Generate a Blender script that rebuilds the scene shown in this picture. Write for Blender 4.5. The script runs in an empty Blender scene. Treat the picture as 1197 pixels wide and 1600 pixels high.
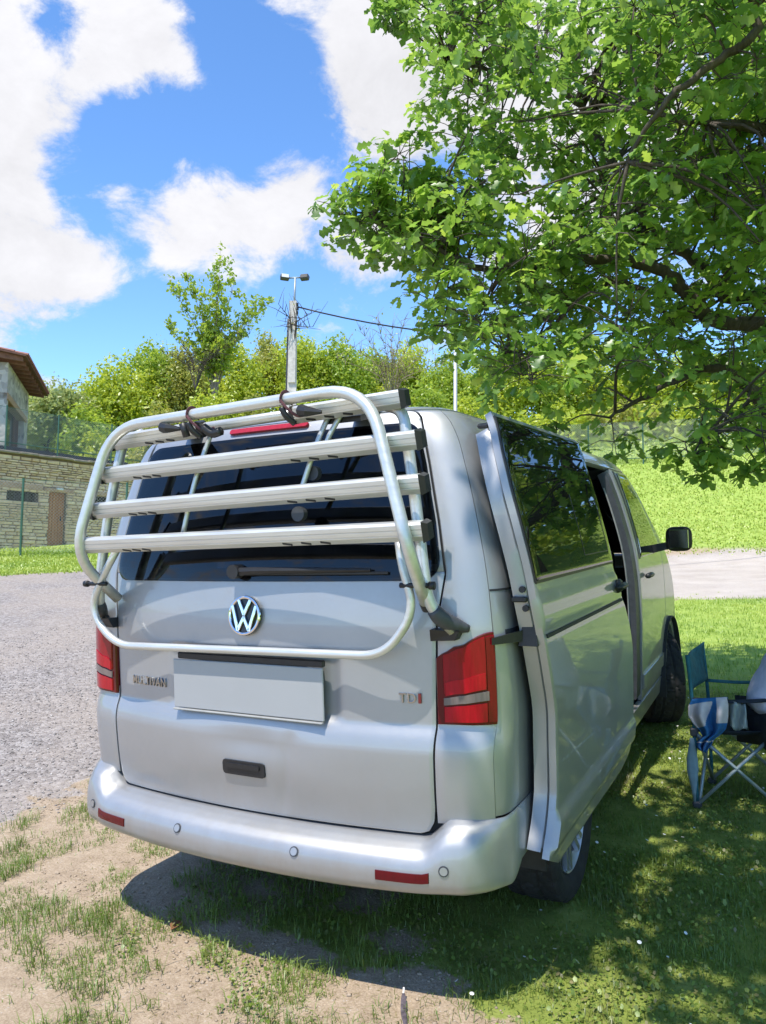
import bpy, bmesh, math, random
import numpy as np
from mathutils import Vector, Matrix, Euler

# ---------------------------------------------------------------- camera
sc=bpy.context.scene
CAM=np.array([1.7672,-2.1727,1.5360]); YAW,PIT,ROL,FPX=.4884,.0209,-.0339,1205.24
_cy,_sy=math.cos(YAW),math.sin(YAW)
FW=np.array([-_sy*math.cos(PIT),_cy*math.cos(PIT),math.sin(PIT)]); _rt=np.array([_cy,_sy,0.]); _up=np.cross(_rt,FW)
RX=_rt*math.cos(ROL)+_up*math.sin(ROL); UX=-_rt*math.sin(ROL)+_up*math.cos(ROL)
def ray(px,py): return FW+RX*(px-598.5)/FPX-UX*(py-800)/FPX
def at(px,py,D):                     # point at horizontal distance D along the line of sight
    d=ray(px,py); return CAM+d*D/math.hypot(d[0],d[1])
def proj(P):
    d=np.asarray(P,float)-CAM; z=d@FW
    return np.stack([598.5+FPX*(d@RX)/z,800-FPX*(d@UX)/z,z],-1)
cd=bpy.data.cameras.new('camera'); cam=bpy.data.objects.new('camera',cd); sc.collection.objects.link(cam)
cd.sensor_fit='HORIZONTAL'; cd.sensor_width=36; cd.lens=36*FPX/1197; cd.clip_start=.05; cd.clip_end=2000
M=Matrix.Identity(4)
for i in range(3): M[i][0]=RX[i]; M[i][1]=UX[i]; M[i][2]=-FW[i]; M[i][3]=CAM[i]
cam.matrix_world=M; sc.camera=cam
UP=Vector((.0089,.0701,.9975)).normalized()      # plumb line: the car park slopes gently uphill, away from the camera
PLUMB=Vector((0,0,1)).rotation_difference(UP).to_matrix().to_4x4()

# ---------------------------------------------------------------- sky, sun, exposure
SUN=np.array([.04,.35,-1.0]); SUN/=np.linalg.norm(SUN)      # direction the light travels
w=bpy.data.worlds.new('World'); sc.world=w; w.use_nodes=True
nt=w.node_tree; N=nt.nodes; L=nt.links
for n in list(N): N.remove(n)
out=N.new('ShaderNodeOutputWorld'); bg=N.new('ShaderNodeBackground'); L.new(bg.outputs[0],out.inputs[0])
sky=N.new('ShaderNodeTexSky'); sky.sky_type='NISHITA'; sky.sun_disc=False
sky.sun_elevation=math.asin(-SUN[2]); sky.sun_rotation=math.atan2(-SUN[0],-SUN[1])
sky.air_density=.85; sky.dust_density=.0; sky.ozone_density=4.0; sky.altitude=900
SKY_STRENGTH=.15
tc=N.new('ShaderNodeTexCoord')
def wmath(op,a,b=None,c=None,clamp=False):
    m=N.new('ShaderNodeMath'); m.operation=op; m.use_clamp=clamp
    for i,v in enumerate((a,b,c)):
        if v is None: continue
        if isinstance(v,(int,float)): m.inputs[i].default_value=v
        else: L.new(v,m.inputs[i])
    return m.outputs[0]
def wnoise(scale,detail,rough,off):
    mp=N.new('ShaderNodeMapping'); mp.inputs['Location'].default_value=off; mp.inputs['Scale'].default_value=(1,1,1.5); L.new(tc.outputs['Generated'],mp.inputs[0])
    t=N.new('ShaderNodeTexNoise'); t.inputs['Scale'].default_value=scale; t.inputs['Detail'].default_value=detail; t.inputs['Roughness'].default_value=rough
    t.inputs['Distortion'].default_value=.25
    L.new(mp.outputs[0],t.inputs['Vector']); return t.outputs[0]
n1=wnoise(3.2,10,.62,(3.1,1.7,.4)); n2=wnoise(9,9,.66,(.3,5.2,1.9)); n3=wnoise(2.0,6,.55,(7.3,2.2,9.1))
# cumulus banks (direction, angular radius, weight): the ones in view, the noise carries on all round
BANKS=[(5,30,75,.8),(5,150,70,.8),(10,270,70,.9),(45,390,62,.95),(110,430,48,.85),(165,450,34,.7),(15,480,40,.6),(190,50,42,1.0),(160,85,40,.6),(270,80,30,.8),(235,40,34,.7),(110,160,26,.6),(295,110,16,.5),
 (260,370,48,.9),(330,350,52,1.0),(410,330,48,1.0),(470,275,26,.75),(440,370,36,.6),(192,290,15,.55),(285,270,14,.4),(600,90,60,1.0),(560,10,60,.9),(640,190,46,.95),(560,150,34,.7),(450,5,26,.6),(390,60,13,.45),(560,415,42,1.0),(520,405,26,.6),(610,400,36,.7),(90,605,20,.8),(130,640,26,.6),
 (800,150,120,.7),(950,120,120,.5),(1120,60,100,.5),(860,330,80,.5),
 (370,190,80,-.8),(430,130,55,-.7),(250,230,60,-.7),(230,500,55,-.8),(120,560,50,-.7),(350,30,26,-.6),(500,220,26,-.5),(110,320,22,-.5),(480,440,38,-.6),(600,500,50,-.6),(330,480,50,-.4),(690,262,26,-.5),(180,225,34,-.6),(100,235,18,-.3),(88,50,30,-1.0),(70,130,20,-.7),(150,190,30,-.6),(75,250,24,-.5),(100,300,24,-.6),(150,350,18,-.6),(215,400,20,-.6),(160,270,14,-.3),(230,300,20,-.5)]
acc=None
for px,py,s,wt in BANKS:
    d=ray(px,py); d=d/np.linalg.norm(d); sg=s/FPX
    vm=N.new('ShaderNodeVectorMath'); vm.operation='DOT_PRODUCT'; L.new(tc.outputs['Generated'],vm.inputs[0]); vm.inputs[1].default_value=tuple(d)
    e=wmath('EXPONENT',wmath('MULTIPLY_ADD',vm.outputs['Value'],1/sg**2,-1/sg**2))
    acc=wmath('MULTIPLY',e,wt) if acc is None else wmath('MULTIPLY_ADD',e,wt,acc)
f=wmath('MULTIPLY_ADD',n1,.9,-.56); f=wmath('MULTIPLY_ADD',n2,2.9,wmath('ADD',f,-1.42)); f=wmath('MULTIPLY_ADD',acc,.60,f)
mr=N.new('ShaderNodeMapRange'); mr.interpolation_type='SMOOTHSTEP'; L.new(f,mr.inputs[0]); mr.inputs[1].default_value=-.07; mr.inputs[2].default_value=.56
hs=N.new('ShaderNodeHueSaturation'); hs.inputs['Saturation'].default_value=1.12; hs.inputs['Value'].default_value=.92; L.new(sky.outputs[0],hs.inputs['Color'])
mulS=N.new('ShaderNodeMix'); mulS.data_type='RGBA'; mulS.blend_type='MIX'; L.new(mr.outputs[0],mulS.inputs[0]); L.new(hs.outputs[0],mulS.inputs[6])
cl=N.new('ShaderNodeMapRange'); L.new(wmath('ADD',wmath('MULTIPLY',n3,.75),wmath('MULTIPLY',n2,.65)),cl.inputs[0]); cl.inputs[1].default_value=.45; cl.inputs[2].default_value=.95; cl.inputs[3].default_value=2.15; cl.inputs[4].default_value=3.1
cc=N.new('ShaderNodeCombineColor'); 
for i,k in enumerate((.985,.985,1.03)): L.new(wmath('MULTIPLY',cl.outputs[0],k),cc.inputs[i])
L.new(cc.outputs[0],mulS.inputs[7]); L.new(mulS.outputs[2],bg.inputs[0]); bg.inputs[1].default_value=SKY_STRENGTH
sd=bpy.data.lights.new('sun','SUN'); sd.energy=2.35; sd.angle=math.radians(.53); sd.color=(1,.955,.88)
so=bpy.data.objects.new('sun',sd); sc.collection.objects.link(so)
so.rotation_euler=Vector(SUN).to_track_quat('-Z','Y').to_euler(); so.location=(0,0,30)
sc.view_settings.view_transform='Standard'; sc.view_settings.look='None'; sc.view_settings.gamma=1; sc.view_settings.use_curve_mapping=False
sc.view_settings.exposure=1.25
sc.cycles.max_bounces=8; sc.cycles.transparent_max_bounces=16; sc.cycles.use_denoising=True; sc.cycles.sample_clamp_indirect=8; sc.cycles.caustics_reflective=False; sc.cycles.caustics_refractive=False

# ---------------------------------------------------------------- helpers
random.seed(7); rng=np.random.default_rng(7)
COL=sc.collection.objects
def tag(o,label=None,cat=None,group=None,kind=None):
    for k,v in (('label',label),('category',cat),('group',group),('kind',kind)):
        if v: o[k]=v
    return o
def empty(name,loc=(0,0,0),label=None,cat=None,group=None,mat=None):
    o=bpy.data.objects.new(name,None); COL.link(o)
    if mat is not None: o.matrix_world=mat
    else: o.location=loc
    o.empty_display_size=.1
    return tag(o,label,cat,group)
def link(name,me,parent=None,mat=None):
    o=bpy.data.objects.new(name,me); COL.link(o)
    if mat is not None and not me.materials: me.materials.append(mat)
    if parent is not None: o.parent=parent
    return o
def mesh(name,V,F,mat,parent=None,smooth=False,fix=True,attr=None):
    me=bpy.data.meshes.new(name)
    me.from_pydata([tuple(map(float,v)) for v in V],[],[tuple(map(int,f)) for f in F]); me.update()
    if fix:
        bm=bmesh.new(); bm.from_mesh(me); bmesh.ops.recalc_face_normals(bm,faces=bm.faces); bm.to_mesh(me); bm.free()
    if smooth: me.polygons.foreach_set('use_smooth',[True]*len(me.polygons))
    return link(name,me,parent,mat)
def npmesh(name,V,F,mat,parent=None,smooth=False,attrs=None):
    V=np.ascontiguousarray(V,dtype=np.float32); F=np.ascontiguousarray(F,dtype=np.int32); n,k=F.shape
    me=bpy.data.meshes.new(name); me.vertices.add(len(V)); me.vertices.foreach_set('co',V.ravel())
    me.loops.add(n*k); me.loops.foreach_set('vertex_index',F.ravel()); me.polygons.add(n)
    me.polygons.foreach_set('loop_start',np.arange(0,n*k,k,dtype=np.int32)); me.polygons.foreach_set('loop_total',np.full(n,k,dtype=np.int32))
    if smooth: me.polygons.foreach_set('use_smooth',np.ones(n,dtype=bool))
    for a,d in (attrs or {}).items():
        at_=me.attributes.new(a,'FLOAT','POINT'); at_.data.foreach_set('value',np.ascontiguousarray(d,dtype=np.float32))
    me.update(calc_edges=True); me.validate()
    return link(name,me,parent,mat)
class MB:                                      # collects simple solids into one mesh
    def __init__(s): s.V=[]; s.F=[]
    def add(s,V,F):
        b=len(s.V); s.V+= [tuple(v) for v in V]; s.F+= [tuple(i+b for i in f) for f in F]; return s
    def box(s,c,size,rot=None,bev=0.):
        hx,hy,hz=[v/2 for v in size]; c=Vector(c)
        if bev>0:
            b=min(bev,.45*min(size)); P=[]
            bm=bmesh.new(); bmesh.ops.create_cube(bm,size=1); 
            for v in bm.verts: v.co=Vector((v.co.x*size[0],v.co.y*size[1],v.co.z*size[2]))
            bmesh.ops.bevel(bm,geom=bm.edges[:],offset=b,segments=1,affect='EDGES'); bm.verts.index_update()
            V=[v.co.copy() for v in bm.verts]; F=[[v.index for v in f.verts] for f in bm.faces]; bm.free()
        else:
            V=[Vector((x,y,z)) for x in (-hx,hx) for y in (-hy,hy) for z in (-hz,hz)]
            F=[(0,1,3,2),(4,6,7,5),(0,4,5,1),(2,3,7,6),(0,2,6,4),(1,5,7,3)]
        if rot is not None: V=[rot@v for v in V]
        return s.add([v+c for v in V],F)
    def hexa(s,P8):                            # 8 corners: bottom 4 ccw, top 4 ccw
        return s.add(P8,[(3,2,1,0),(4,5,6,7),(0,1,5,4),(1,2,6,5),(2,3,7,6),(3,0,4,7)])
    def tube(s,path,r,n=10,caps=True,flat=None):
        V,F=sweep(path,r,n,caps); return s.add(V,F)
    def build(s,name,mat,parent=None,smooth=False): return mesh(name,s.V,s.F,mat,parent,smooth)
def frames(path):
    P=[Vector(p) for p in path]; T=[]
    for i in range(len(P)):
        t=(P[min(i+1,len(P)-1)]-P[max(i-1,0)]); T.append(t.normalized() if t.length>1e-9 else Vector((0,0,1)))
    a=Vector((0,0,1)) if abs(T[0].z)<.9 else Vector((1,0,0)); n=(a-T[0]*a.dot(T[0])).normalized(); out=[]
    for i,t in enumerate(T):
        if i: q=T[i-1].rotation_difference(t); n=q@n; n=(n-t*n.dot(t)).normalized()
        out.append((P[i],t,n,t.cross(n)))
    return out
def sweep(path,r,n=10,caps=True,prof=None):
    fr=frames(path); V=[]; F=[]; m=len(fr); rs=r if hasattr(r,'__len__') else [r]*m
    for (p,t,a,b),rr in zip(fr,rs):
        for k in range(n if prof is None else len(prof)):
            if prof is None: th=2*math.pi*k/n; V.append(p+a*(math.cos(th)*rr)+b*(math.sin(th)*rr))
            else: V.append(p+a*prof[k][0]+b*prof[k][1])
    n=n if prof is None else len(prof)
    for i in range(m-1):
        for k in range(n): F.append((i*n+k,i*n+(k+1)%n,(i+1)*n+(k+1)%n,(i+1)*n+k))
    if caps: F.append(tuple(range(n-1,-1,-1))); F.append(tuple(range((m-1)*n,m*n)))
    return V,F
def fillet(pts,rad,seg=6):
    P=[Vector(p) for p in pts]; out=[P[0]]; rr=rad if hasattr(rad,'__len__') else [rad]*len(P)
    for i in range(1,len(P)-1):
        a,b,c=P[i-1],P[i],P[i+1]; d1=(a-b); d2=(c-b); r=min(rr[i],.48*d1.length,.48*d2.length)
        if r<1e-4: out.append(b); continue
        s=b+d1.normalized()*r; e=b+d2.normalized()*r
        for k in range(seg+1):
            t=k/seg; out.append(s*(1-t)**2+b*2*t*(1-t)+e*t*t)
    out.append(P[-1]); return out
def spline(pts,n=6):
    P=[Vector(p) for p in pts]; P=[P[0]*2-P[1]]+P+[P[-1]*2-P[-2]]; out=[]
    for i in range(1,len(P)-2):
        for k in range(n):
            t=k/n; a,b,c,d=P[i-1:i+3]
            out.append(.5*((2*b)+(c-a)*t+(2*a-5*b+4*c-d)*t*t+(3*b-a-3*c+d)*t**3))
    out.append(P[-2]); return out
def tubeobj(name,path,r,mat,parent,n=12): V,F=sweep(path,r,n); return mesh(name,V,F,mat,parent,True)
def autosmooth(o,ang=35):
    me=o.data; me.polygons.foreach_set('use_smooth',[True]*len(me.polygons))
    bm=bmesh.new(); bm.from_mesh(me)
    for e in bm.edges: e.smooth=not (len(e.link_faces)==2 and e.calc_face_angle(0)>math.radians(ang))
    bm.to_mesh(me); bm.free(); return o
def vnoise(x,y,seed=0):
    x=np.asarray(x,float); y=np.asarray(y,float); xi=np.floor(x).astype(np.int64); yi=np.floor(y).astype(np.int64); fx=x-xi; fy=y-yi
    def hsh(a,b):
        v=(a*374761393+b*668265263+seed*974634777)&0x7fffffff; v=((v^(v>>13))*1274126177)&0x7fffffff; return ((v^(v>>16))&0xffff)/65535.
    sx=fx*fx*(3-2*fx); sy=fy*fy*(3-2*fy)
    return (hsh(xi,yi)*(1-sx)+hsh(xi+1,yi)*sx)*(1-sy)+(hsh(xi,yi+1)*(1-sx)+hsh(xi+1,yi+1)*sx)*sy
def fbm(x,y,seed=0,o=4):
    s=0;a=.5
    for i in range(o): s=s+a*vnoise(x*2**i,y*2**i,seed+i*17); a*=.5
    return s/(1-.5**o)
def sstep(a,b,x): t=np.clip((np.asarray(x,float)-a)/(b-a),0,1); return t*t*(3-2*t)

# ---------------------------------------------------------------- materials
class Mt:
    def __init__(s,name):
        s.m=bpy.data.materials.new(name); s.m.use_nodes=True; s.t=s.m.node_tree; s.N=s.t.nodes; s.L=s.t.links
        for n in list(s.N): s.N.remove(n)
        s.out=s.N.new('ShaderNodeOutputMaterial'); s.b=s.N.new('ShaderNodeBsdfPrincipled'); s.L.new(s.b.outputs[0],s.out.inputs[0])
        s.tc=s.N.new('ShaderNodeTexCoord')
    def set(s,**k):
        for n,v in k.items(): s.inp(n.replace('_',' '),v)
        return s
    def inp(s,n,v):
        i=s.b.inputs[n]
        if hasattr(v,'is_linked') or isinstance(v,bpy.types.NodeSocket): s.L.new(v,i)
        else: i.default_value=(*v,1) if i.type=='RGBA' and isinstance(v,tuple) and len(v)==3 else v
    def noise(s,scale,detail=4,rough=.55,coord='Object',sc=(1,1,1),dist=0):
        mp=s.N.new('ShaderNodeMapping'); mp.inputs['Scale'].default_value=sc; s.L.new(s.tc.outputs[coord],mp.inputs[0])
        t=s.N.new('ShaderNodeTexNoise'); t.inputs['Scale'].default_value=scale; t.inputs['Detail'].default_value=detail; t.inputs['Roughness'].default_value=rough; t.inputs['Distortion'].default_value=dist
        s.L.new(mp.outputs[0],t.inputs['Vector']); return t.outputs[0]
    def voro(s,scale,feat='F1',coord='Object',out=0,rnd=1.):
        t=s.N.new('ShaderNodeTexVoronoi'); t.feature=feat; t.inputs['Scale'].default_value=scale; t.inputs['Randomness'].default_value=rnd
        s.L.new(s.tc.outputs[coord],t.inputs['Vector']); return t.outputs[out]
    def ramp(s,fac,stops,interp='LINEAR'):
        r=s.N.new('ShaderNodeValToRGB'); e=r.color_ramp.elements; r.color_ramp.interpolation=interp
        while len(e)<len(stops): e.new(.5)
        for q,(p,c) in zip(e,stops): q.position=p; q.color=(*c,1) if len(c)==3 else c
        s.L.new(fac,r.inputs[0]); return r.outputs[0]
    def mix(s,fac,a,b,mode='MIX'):
        m=s.N.new('ShaderNodeMix'); m.data_type='RGBA'; m.blend_type=mode
        for i,v in ((0,fac),(6,a),(7,b)):
            if isinstance(v,bpy.types.NodeSocket): s.L.new(v,m.inputs[i])
            else: m.inputs[i].default_value=(*v,1) if isinstance(v,tuple) and len(v)==3 else v
        return m.outputs[2]
    def math(s,op,a,b=None,clamp=False):
        m=s.N.new('ShaderNodeMath'); m.operation=op; m.use_clamp=clamp
        for i,v in enumerate((a,b)):
            if v is None: continue
            if isinstance(v,(int,float)): m.inputs[i].default_value=v
            else: s.L.new(v,m.inputs[i])
        return m.outputs[0]
    def attr(s,n):
        a=s.N.new('ShaderNodeAttribute'); a.attribute_name=n; return a.outputs['Fac']
    def objrnd(s):
        return s.N.new('ShaderNodeObjectInfo').outputs['Random']
    def bump(s,h,strength=.3,dist=.01):
        b=s.N.new('ShaderNodeBump'); b.inputs['Strength'].default_value=strength; b.inputs['Distance'].default_value=dist; s.L.new(h,b.inputs['Height']); s.L.new(b.outputs[0],s.b.inputs['Normal']); return s
def simple(name,c,rough=.5,metal=0.,var=.12,scale=12,bump=0.,spec=.5,coat=0.):
    m=Mt(name); n=m.noise(scale,5,.6)
    lo=tuple(v*(1-var) for v in c); hi=tuple(min(1,v*(1+var)) for v in c)
    m.inp('Base Color',m.ramp(n,[(.3,lo),(.7,hi)])); m.set(Roughness=rough,Metallic=metal); m.inp('Specular IOR Level',spec)
    m.inp('Roughness',m.math('MULTIPLY_ADD',n,.15) if False else rough)
    if coat: m.inp('Coat Weight',coat); m.inp('Coat Roughness',.04)
    if bump: m.bump(m.noise(scale*6,4,.6),bump,.004)
    return m.m
# ---------------------------------------------------------------- van surface
VH=np.array([.30,.45,.55,.70,.80,.845,.885,1.0,1.2,1.38,1.55,1.75,1.85,1.92,1.98,2.05,2.2,2.3])
VZ=np.array([.30,.45,.55,.70,.80,.845,.885,1.0,1.2,1.38,1.55,1.75,1.85,1.915,1.955,1.982,2.005,2.010])
VW=np.array([.900,.918,.924,.929,.931,.933,.935,.936,.932,.912,.876,.822,.788,.748,.695,.58,.30,.02])
VY=np.array([.070,.058,.055,.042,.038,.048,.066,.066,.068,.092,.128,.178,.205,.230,.262,.36,.75,1.6])
VF=np.array([4.80,4.87,4.885,4.88,4.86,4.85,4.84,4.80,4.62,4.38,4.14,3.90,3.74,3.58,3.42,3.15,2.6,1.7])
VR=np.array([.12,.125,.125,.125,.125,.125,.125,.125,.125,.13,.13,.13,.13,.125,.115,.09,.05,.004])
def _herm(X,Yv,q):
    d=np.gradient(Yv,X); i=np.clip(np.searchsorted(X,q,side='right')-1,0,len(X)-2)
    h=X[i+1]-X[i]; t=np.clip((q-X[i])/h,0,1)
    s=(Yv[i+1]-Yv[i])/h; d0=d[i]; d1=d[i+1]
    d0=np.where(s*d0<=0,0,np.clip(d0,-3*abs(s),3*abs(s))); d1=np.where(s*d1<=0,0,np.clip(d1,-3*abs(s),3*abs(s)))
    return (2*t**3-3*t**2+1)*Yv[i]+(t**3-2*t**2+t)*h*d0+(-2*t**3+3*t**2)*Yv[i+1]+(t**3-t**2)*h*d1
KB=.125
def _bez(p0,p1,p2,p3,t): return (1-t)**3*p0+3*(1-t)**2*t*p1+3*(1-t)*t*t*p2+t**3*p3
def _base(u,h):
    h=np.clip(np.asarray(h,float),VH[0],VH[-1]); u=np.asarray(u,float); sg=np.where(u<0,-1.,1.); a=np.abs(u)
    W=_herm(VH,VW,h); yc=_herm(VH,VY,h); yf=_herm(VH,VF,h); r=_herm(VH,VR,h); z=_herm(VH,VZ,h)
    x1=W-r; y1=yc+KB*x1*x1; y3=y1+1.15*r
    rf=np.minimum(.30,.8*W); xf=W-rf; yfc=yf-.55*rf-.10*xf*xf; 
    # rear
    xr=np.clip(a,0,1)*x1; X=xr; Y=yc+KB*xr*xr
    t=np.clip(a-1,0,1); sl=2*KB*x1
    cx=_bez(x1,x1+.55*r,W,W,t); cy=_bez(y1,y1+.55*r*sl,y3-.6*r,y3,t)
    X=np.where(a>1,cx,X); Y=np.where(a>1,cy,Y)
    t=np.clip(a-2,0,1); tz=yfc-rf*.9
    X=np.where(a>2,W-.035*t**3,X); Y=np.where(a>2,y3+(tz-y3)*t,Y); Wf=W-.035
    t=np.clip(a-3,0,1); xf2=np.maximum(xf-.035,0)
    X=np.where(a>3,_bez(Wf,Wf,xf2+.5*rf,xf2,t),X); Y=np.where(a>3,_bez(tz,tz+.5*rf,yfc-.02,yfc,t),Y)
    t=np.clip(a-4,0,1)
    X=np.where(a>4,xf2*(1-t),X); Y=np.where(a>4,yfc+(yf-yfc)*(1-(1-t)**2),Y)
    return np.stack([sg*X,Y,z+0*X],-1)
def shell(u,h,off=0.):
    P=_base(u,h); e=1e-3
    du=_base(np.asarray(u)+e,h)-_base(np.asarray(u)-e,h)
    hh=np.asarray(h,float); dh=_base(u,np.minimum(hh+e,2.299))-_base(u,np.minimum(hh+e,2.299)-2*e)
    n=np.cross(du,dh); n/=np.linalg.norm(n,axis=-1,keepdims=True)+1e-12
    return P+n*np.asarray(off,float)[...,None] if np.ndim(off) else P+n*off
def u_x(x,h):   # rear-face u for a given x
    h=np.asarray(h,float); x1=_herm(VH,VW,h)-_herm(VH,VR,h); x=np.asarray(x,float)
    a=np.abs(x); u=a/x1
    # beyond x1: invert the corner bezier roughly
    r=_herm(VH,VR,h); q=np.clip((a-x1)/r,0,1); tt=np.linspace(0,1,60); bx=_bez(0,.55,1,1,tt)
    u=np.where(a>x1,1+np.interp(q,bx,tt),u)
    return np.sign(x)*u
def u_y(y,h):   # side u for a given y
    h=np.asarray(h,float); W=_herm(VH,VW,h); r=_herm(VH,VR,h); yc=_herm(VH,VY,h); x1=W-r
    y3=yc+KB*x1*x1+1.15*r; rf=np.minimum(.30,.8*W); xf=W-rf; tz=_herm(VH,VF,h)-.55*rf-.10*xf*xf-.9*rf
    y1=yc+KB*x1*x1; y=np.asarray(y,float)
    u=2+(y-y3)/(tz-y3)
    q=np.clip((y-y1)/(y3-y1),0,1); tt=np.linspace(0,1,60); by=_bez(0,.12,1-.52,1,tt)
    return np.where(y<y3,1+np.interp(q,by,tt),u)

def flat_side(y,h,off=0.):     # the sliding door's skin: the van's side section, straight along y
    h=np.asarray(h,float); y=np.asarray(y,float); W=_herm(VH,VW,h); e=2e-3; dW=(_herm(VH,VW,h+e)-_herm(VH,VW,h-e))/(_herm(VH,VZ,h+e)-_herm(VH,VZ,h-e)+1e-9); n=1/np.sqrt(1+dW*dW)
    z=_herm(VH,VZ,h); o=np.asarray(off,float); return np.stack([W+o*n+0*y,y+0*h,z-o*dW*n+0*y],-1)
# ---------------------------------------------------------------- shared materials
def m_paint():
    m=Mt('silver_paint'); n=m.noise(3,5,.6); d=m.noise(45,6,.7)
    base=m.ramp(n,[(.3,(.39,.393,.40)),(.7,(.425,.428,.435))])
    sx=m.N.new('ShaderNodeSeparateXYZ'); m.L.new(m.tc.outputs['Object'],sx.inputs[0])
    low=m.math('MULTIPLY_ADD',sx.outputs[2],-2.6); low.node.inputs[2].default_value=1.75; low.node.use_clamp=True      # road dust thrown up on the lower body
    dust=m.math('MULTIPLY',low,m.ramp(m.noise(7,7,.7,sc=(1,1,.45)),[(.40,(0,)*3),(.75,(.75,)*3)]))
    m.inp('Base Color',m.mix(dust,base,(.33,.27,.20))); m.set(Metallic=.60)
    m.inp('Roughness',m.math('MULTIPLY_ADD',d,.12) if False else m.ramp(d,[(.35,(.46,)*3),(.75,(.55,)*3)]))
    m.inp('Coat Weight',.75); m.inp('Coat Roughness',.03)
    return m.m
PAINT=m_paint()
def m_glass(name,trans,tint):
    m=Mt(name); m.N.remove(m.b)
    tr=m.N.new('ShaderNodeBsdfTransparent'); tr.inputs[0].default_value=(*tint,1)
    gl=m.N.new('ShaderNodeBsdfGlossy'); gl.inputs['Roughness'].default_value=.015; gl.inputs[0].default_value=(.95,.97,1,1)
    df=m.N.new('ShaderNodeBsdfDiffuse'); df.inputs[0].default_value=(.006,.007,.009,1)
    mx=m.N.new('ShaderNodeMixShader'); mx.inputs[0].default_value=trans; m.L.new(df.outputs[0],mx.inputs[1]); m.L.new(tr.outputs[0],mx.inputs[2])
    fr=m.N.new('ShaderNodeFresnel'); fr.inputs[0].default_value=1.47
    n=m.noise(5,4,.6); f=m.math('MULTIPLY',fr.outputs[0],m.math('MULTIPLY_ADD',n,.3)); 
    f.node.inputs[1].default_value=1.0; m.L.new(fr.outputs[0],f.node.inputs[0])
    for l in list(f.node.inputs[1].links): m.L.remove(l)
    mx2=m.N.new('ShaderNodeMixShader'); m.L.new(f,mx2.inputs[0]); m.L.new(mx.outputs[0],mx2.inputs[1]); m.L.new(gl.outputs[0],mx2.inputs[2])
    m.L.new(mx2.outputs[0],m.out.inputs[0]); return m.m
GLASS=m_glass('privacy_glass',.75,(.22,.23,.25)); GLASS2=m_glass('clear_tinted_glass',.9,(.62,.70,.66))
BLACKP=simple('black_plastic',(.018,.018,.02),.45,0,.25,30,.15)
DARK=simple('dark_trim',(.03,.031,.034),.7,0,.3,20)
GREYP=simple('dark_grey_plastic',(.055,.058,.066),.5,0,.2,25,.15)
RUBBER=simple('tyre_rubber',(.022,.021,.021),.82,0,.4,18,.25)
CHROME=simple('chrome',(.78,.79,.80),.09,1.,.05,10)
ALU=Mt('anodised_aluminium')
_n=ALU.noise(60,4,.6,sc=(.12,1,1)); ALU.inp('Base Color',ALU.ramp(_n,[(.3,(.62,.62,.60)),(.7,(.72,.72,.69))])); ALU.set(Metallic=.55); ALU.inp('Roughness',ALU.ramp(_n,[(.3,(.34,)*3),(.7,(.44,)*3)])); ALU=ALU.m
RIM=simple('alloy_rim',(.50,.51,.52),.35,.8,.1,20)
SEATC=simple('seat_cloth',(.06,.062,.068),.9,0,.25,60,.2)
TRIM=simple('light_grey_trim',(.32,.32,.31),.7,0,.1,30)
def m_lens(name,c,rough=.12):
    m=Mt(name); n=m.noise(90,3,.5,sc=(1,1,.15)); m.inp('Base Color',m.ramp(n,[(.3,tuple(v*.75 for v in c)),(.7,c)])); m.set(Roughness=rough); m.inp('Coat Weight',.3); m.inp('Coat Roughness',.03); m.inp('Specular IOR Level',.25)
    return m.m
RED=m_lens('red_lens',(.30,.0,.012),.12); RED2=m_lens('bright_red_lens',(.46,.0,.016),.12); REDD=m_lens('dark_red_lens',(.12,.0,.006)); CLEAR=m_lens('ribbed_clear_lens',(.22,.17,.155))

# ---------------------------------------------------------------- van
van=empty('van',(0,2.4,0),'silver passenger van with its side door slid open, parked on the grass','van')
vo=Vector((0,2.4,0))
def part(name,V,F,mat,parent=None,smooth=True,ang=38,sub=None):
    V=[Vector(v)-(vo if sub is None else Vector((0,0,0))) for v in V]
    o=mesh(name,V,F,mat,parent or van); 
    if smooth: autosmooth(o,ang)
    return o
def child(name,V,F,mat,parent,smooth=True,ang=38):       # sub-part of a van part (same local frame: parts sit at the van origin)
    return part(name,V,F,mat,parent,smooth,ang)
def patchVF(surf,ufn,hfn,na,nb,off=0.,thick=.02,bev=.003,disp=None,e=.008):
    a=np.unique(np.concatenate([[0,e],np.linspace(0,1,na+1)[1:-1],[1-e,1]])); b=np.unique(np.concatenate([[0,e],np.linspace(0,1,nb+1)[1:-1],[1-e,1]]))
    A,B=np.meshgrid(a,b,indexing='ij'); H=hfn(A,B); U=ufn(A,H)
    bd=(A==0)|(A==1)|(B==0)|(B==1); O=off-bev*bd
    if disp is not None: O=O+disp(surf(U,H,0.))*(~bd)
    Fv=surf(U,H,O).reshape(-1,3); Bv=surf(U,H,np.full(U.shape,off-thick)).reshape(-1,3)
    n,m=A.shape; idx=np.arange(n*m).reshape(n,m); F=[]
    for i in range(n-1):
        for j in range(m-1):
            F.append((idx[i,j],idx[i+1,j],idx[i+1,j+1],idx[i,j+1])); F.append(tuple(n*m+k for k in (idx[i,j],idx[i,j+1],idx[i+1,j+1],idx[i+1,j])))
    per=[idx[i,0] for i in range(n)]+[idx[n-1,j] for j in range(1,m)]+[idx[i,m-1] for i in range(n-2,-1,-1)]+[idx[0,j] for j in range(m-2,0,-1)]
    for k in range(len(per)):
        p,q=per[k],per[(k+1)%len(per)]; F.append((p,q,q+n*m,p+n*m))
    return np.concatenate([Fv,Bv]),F
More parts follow.
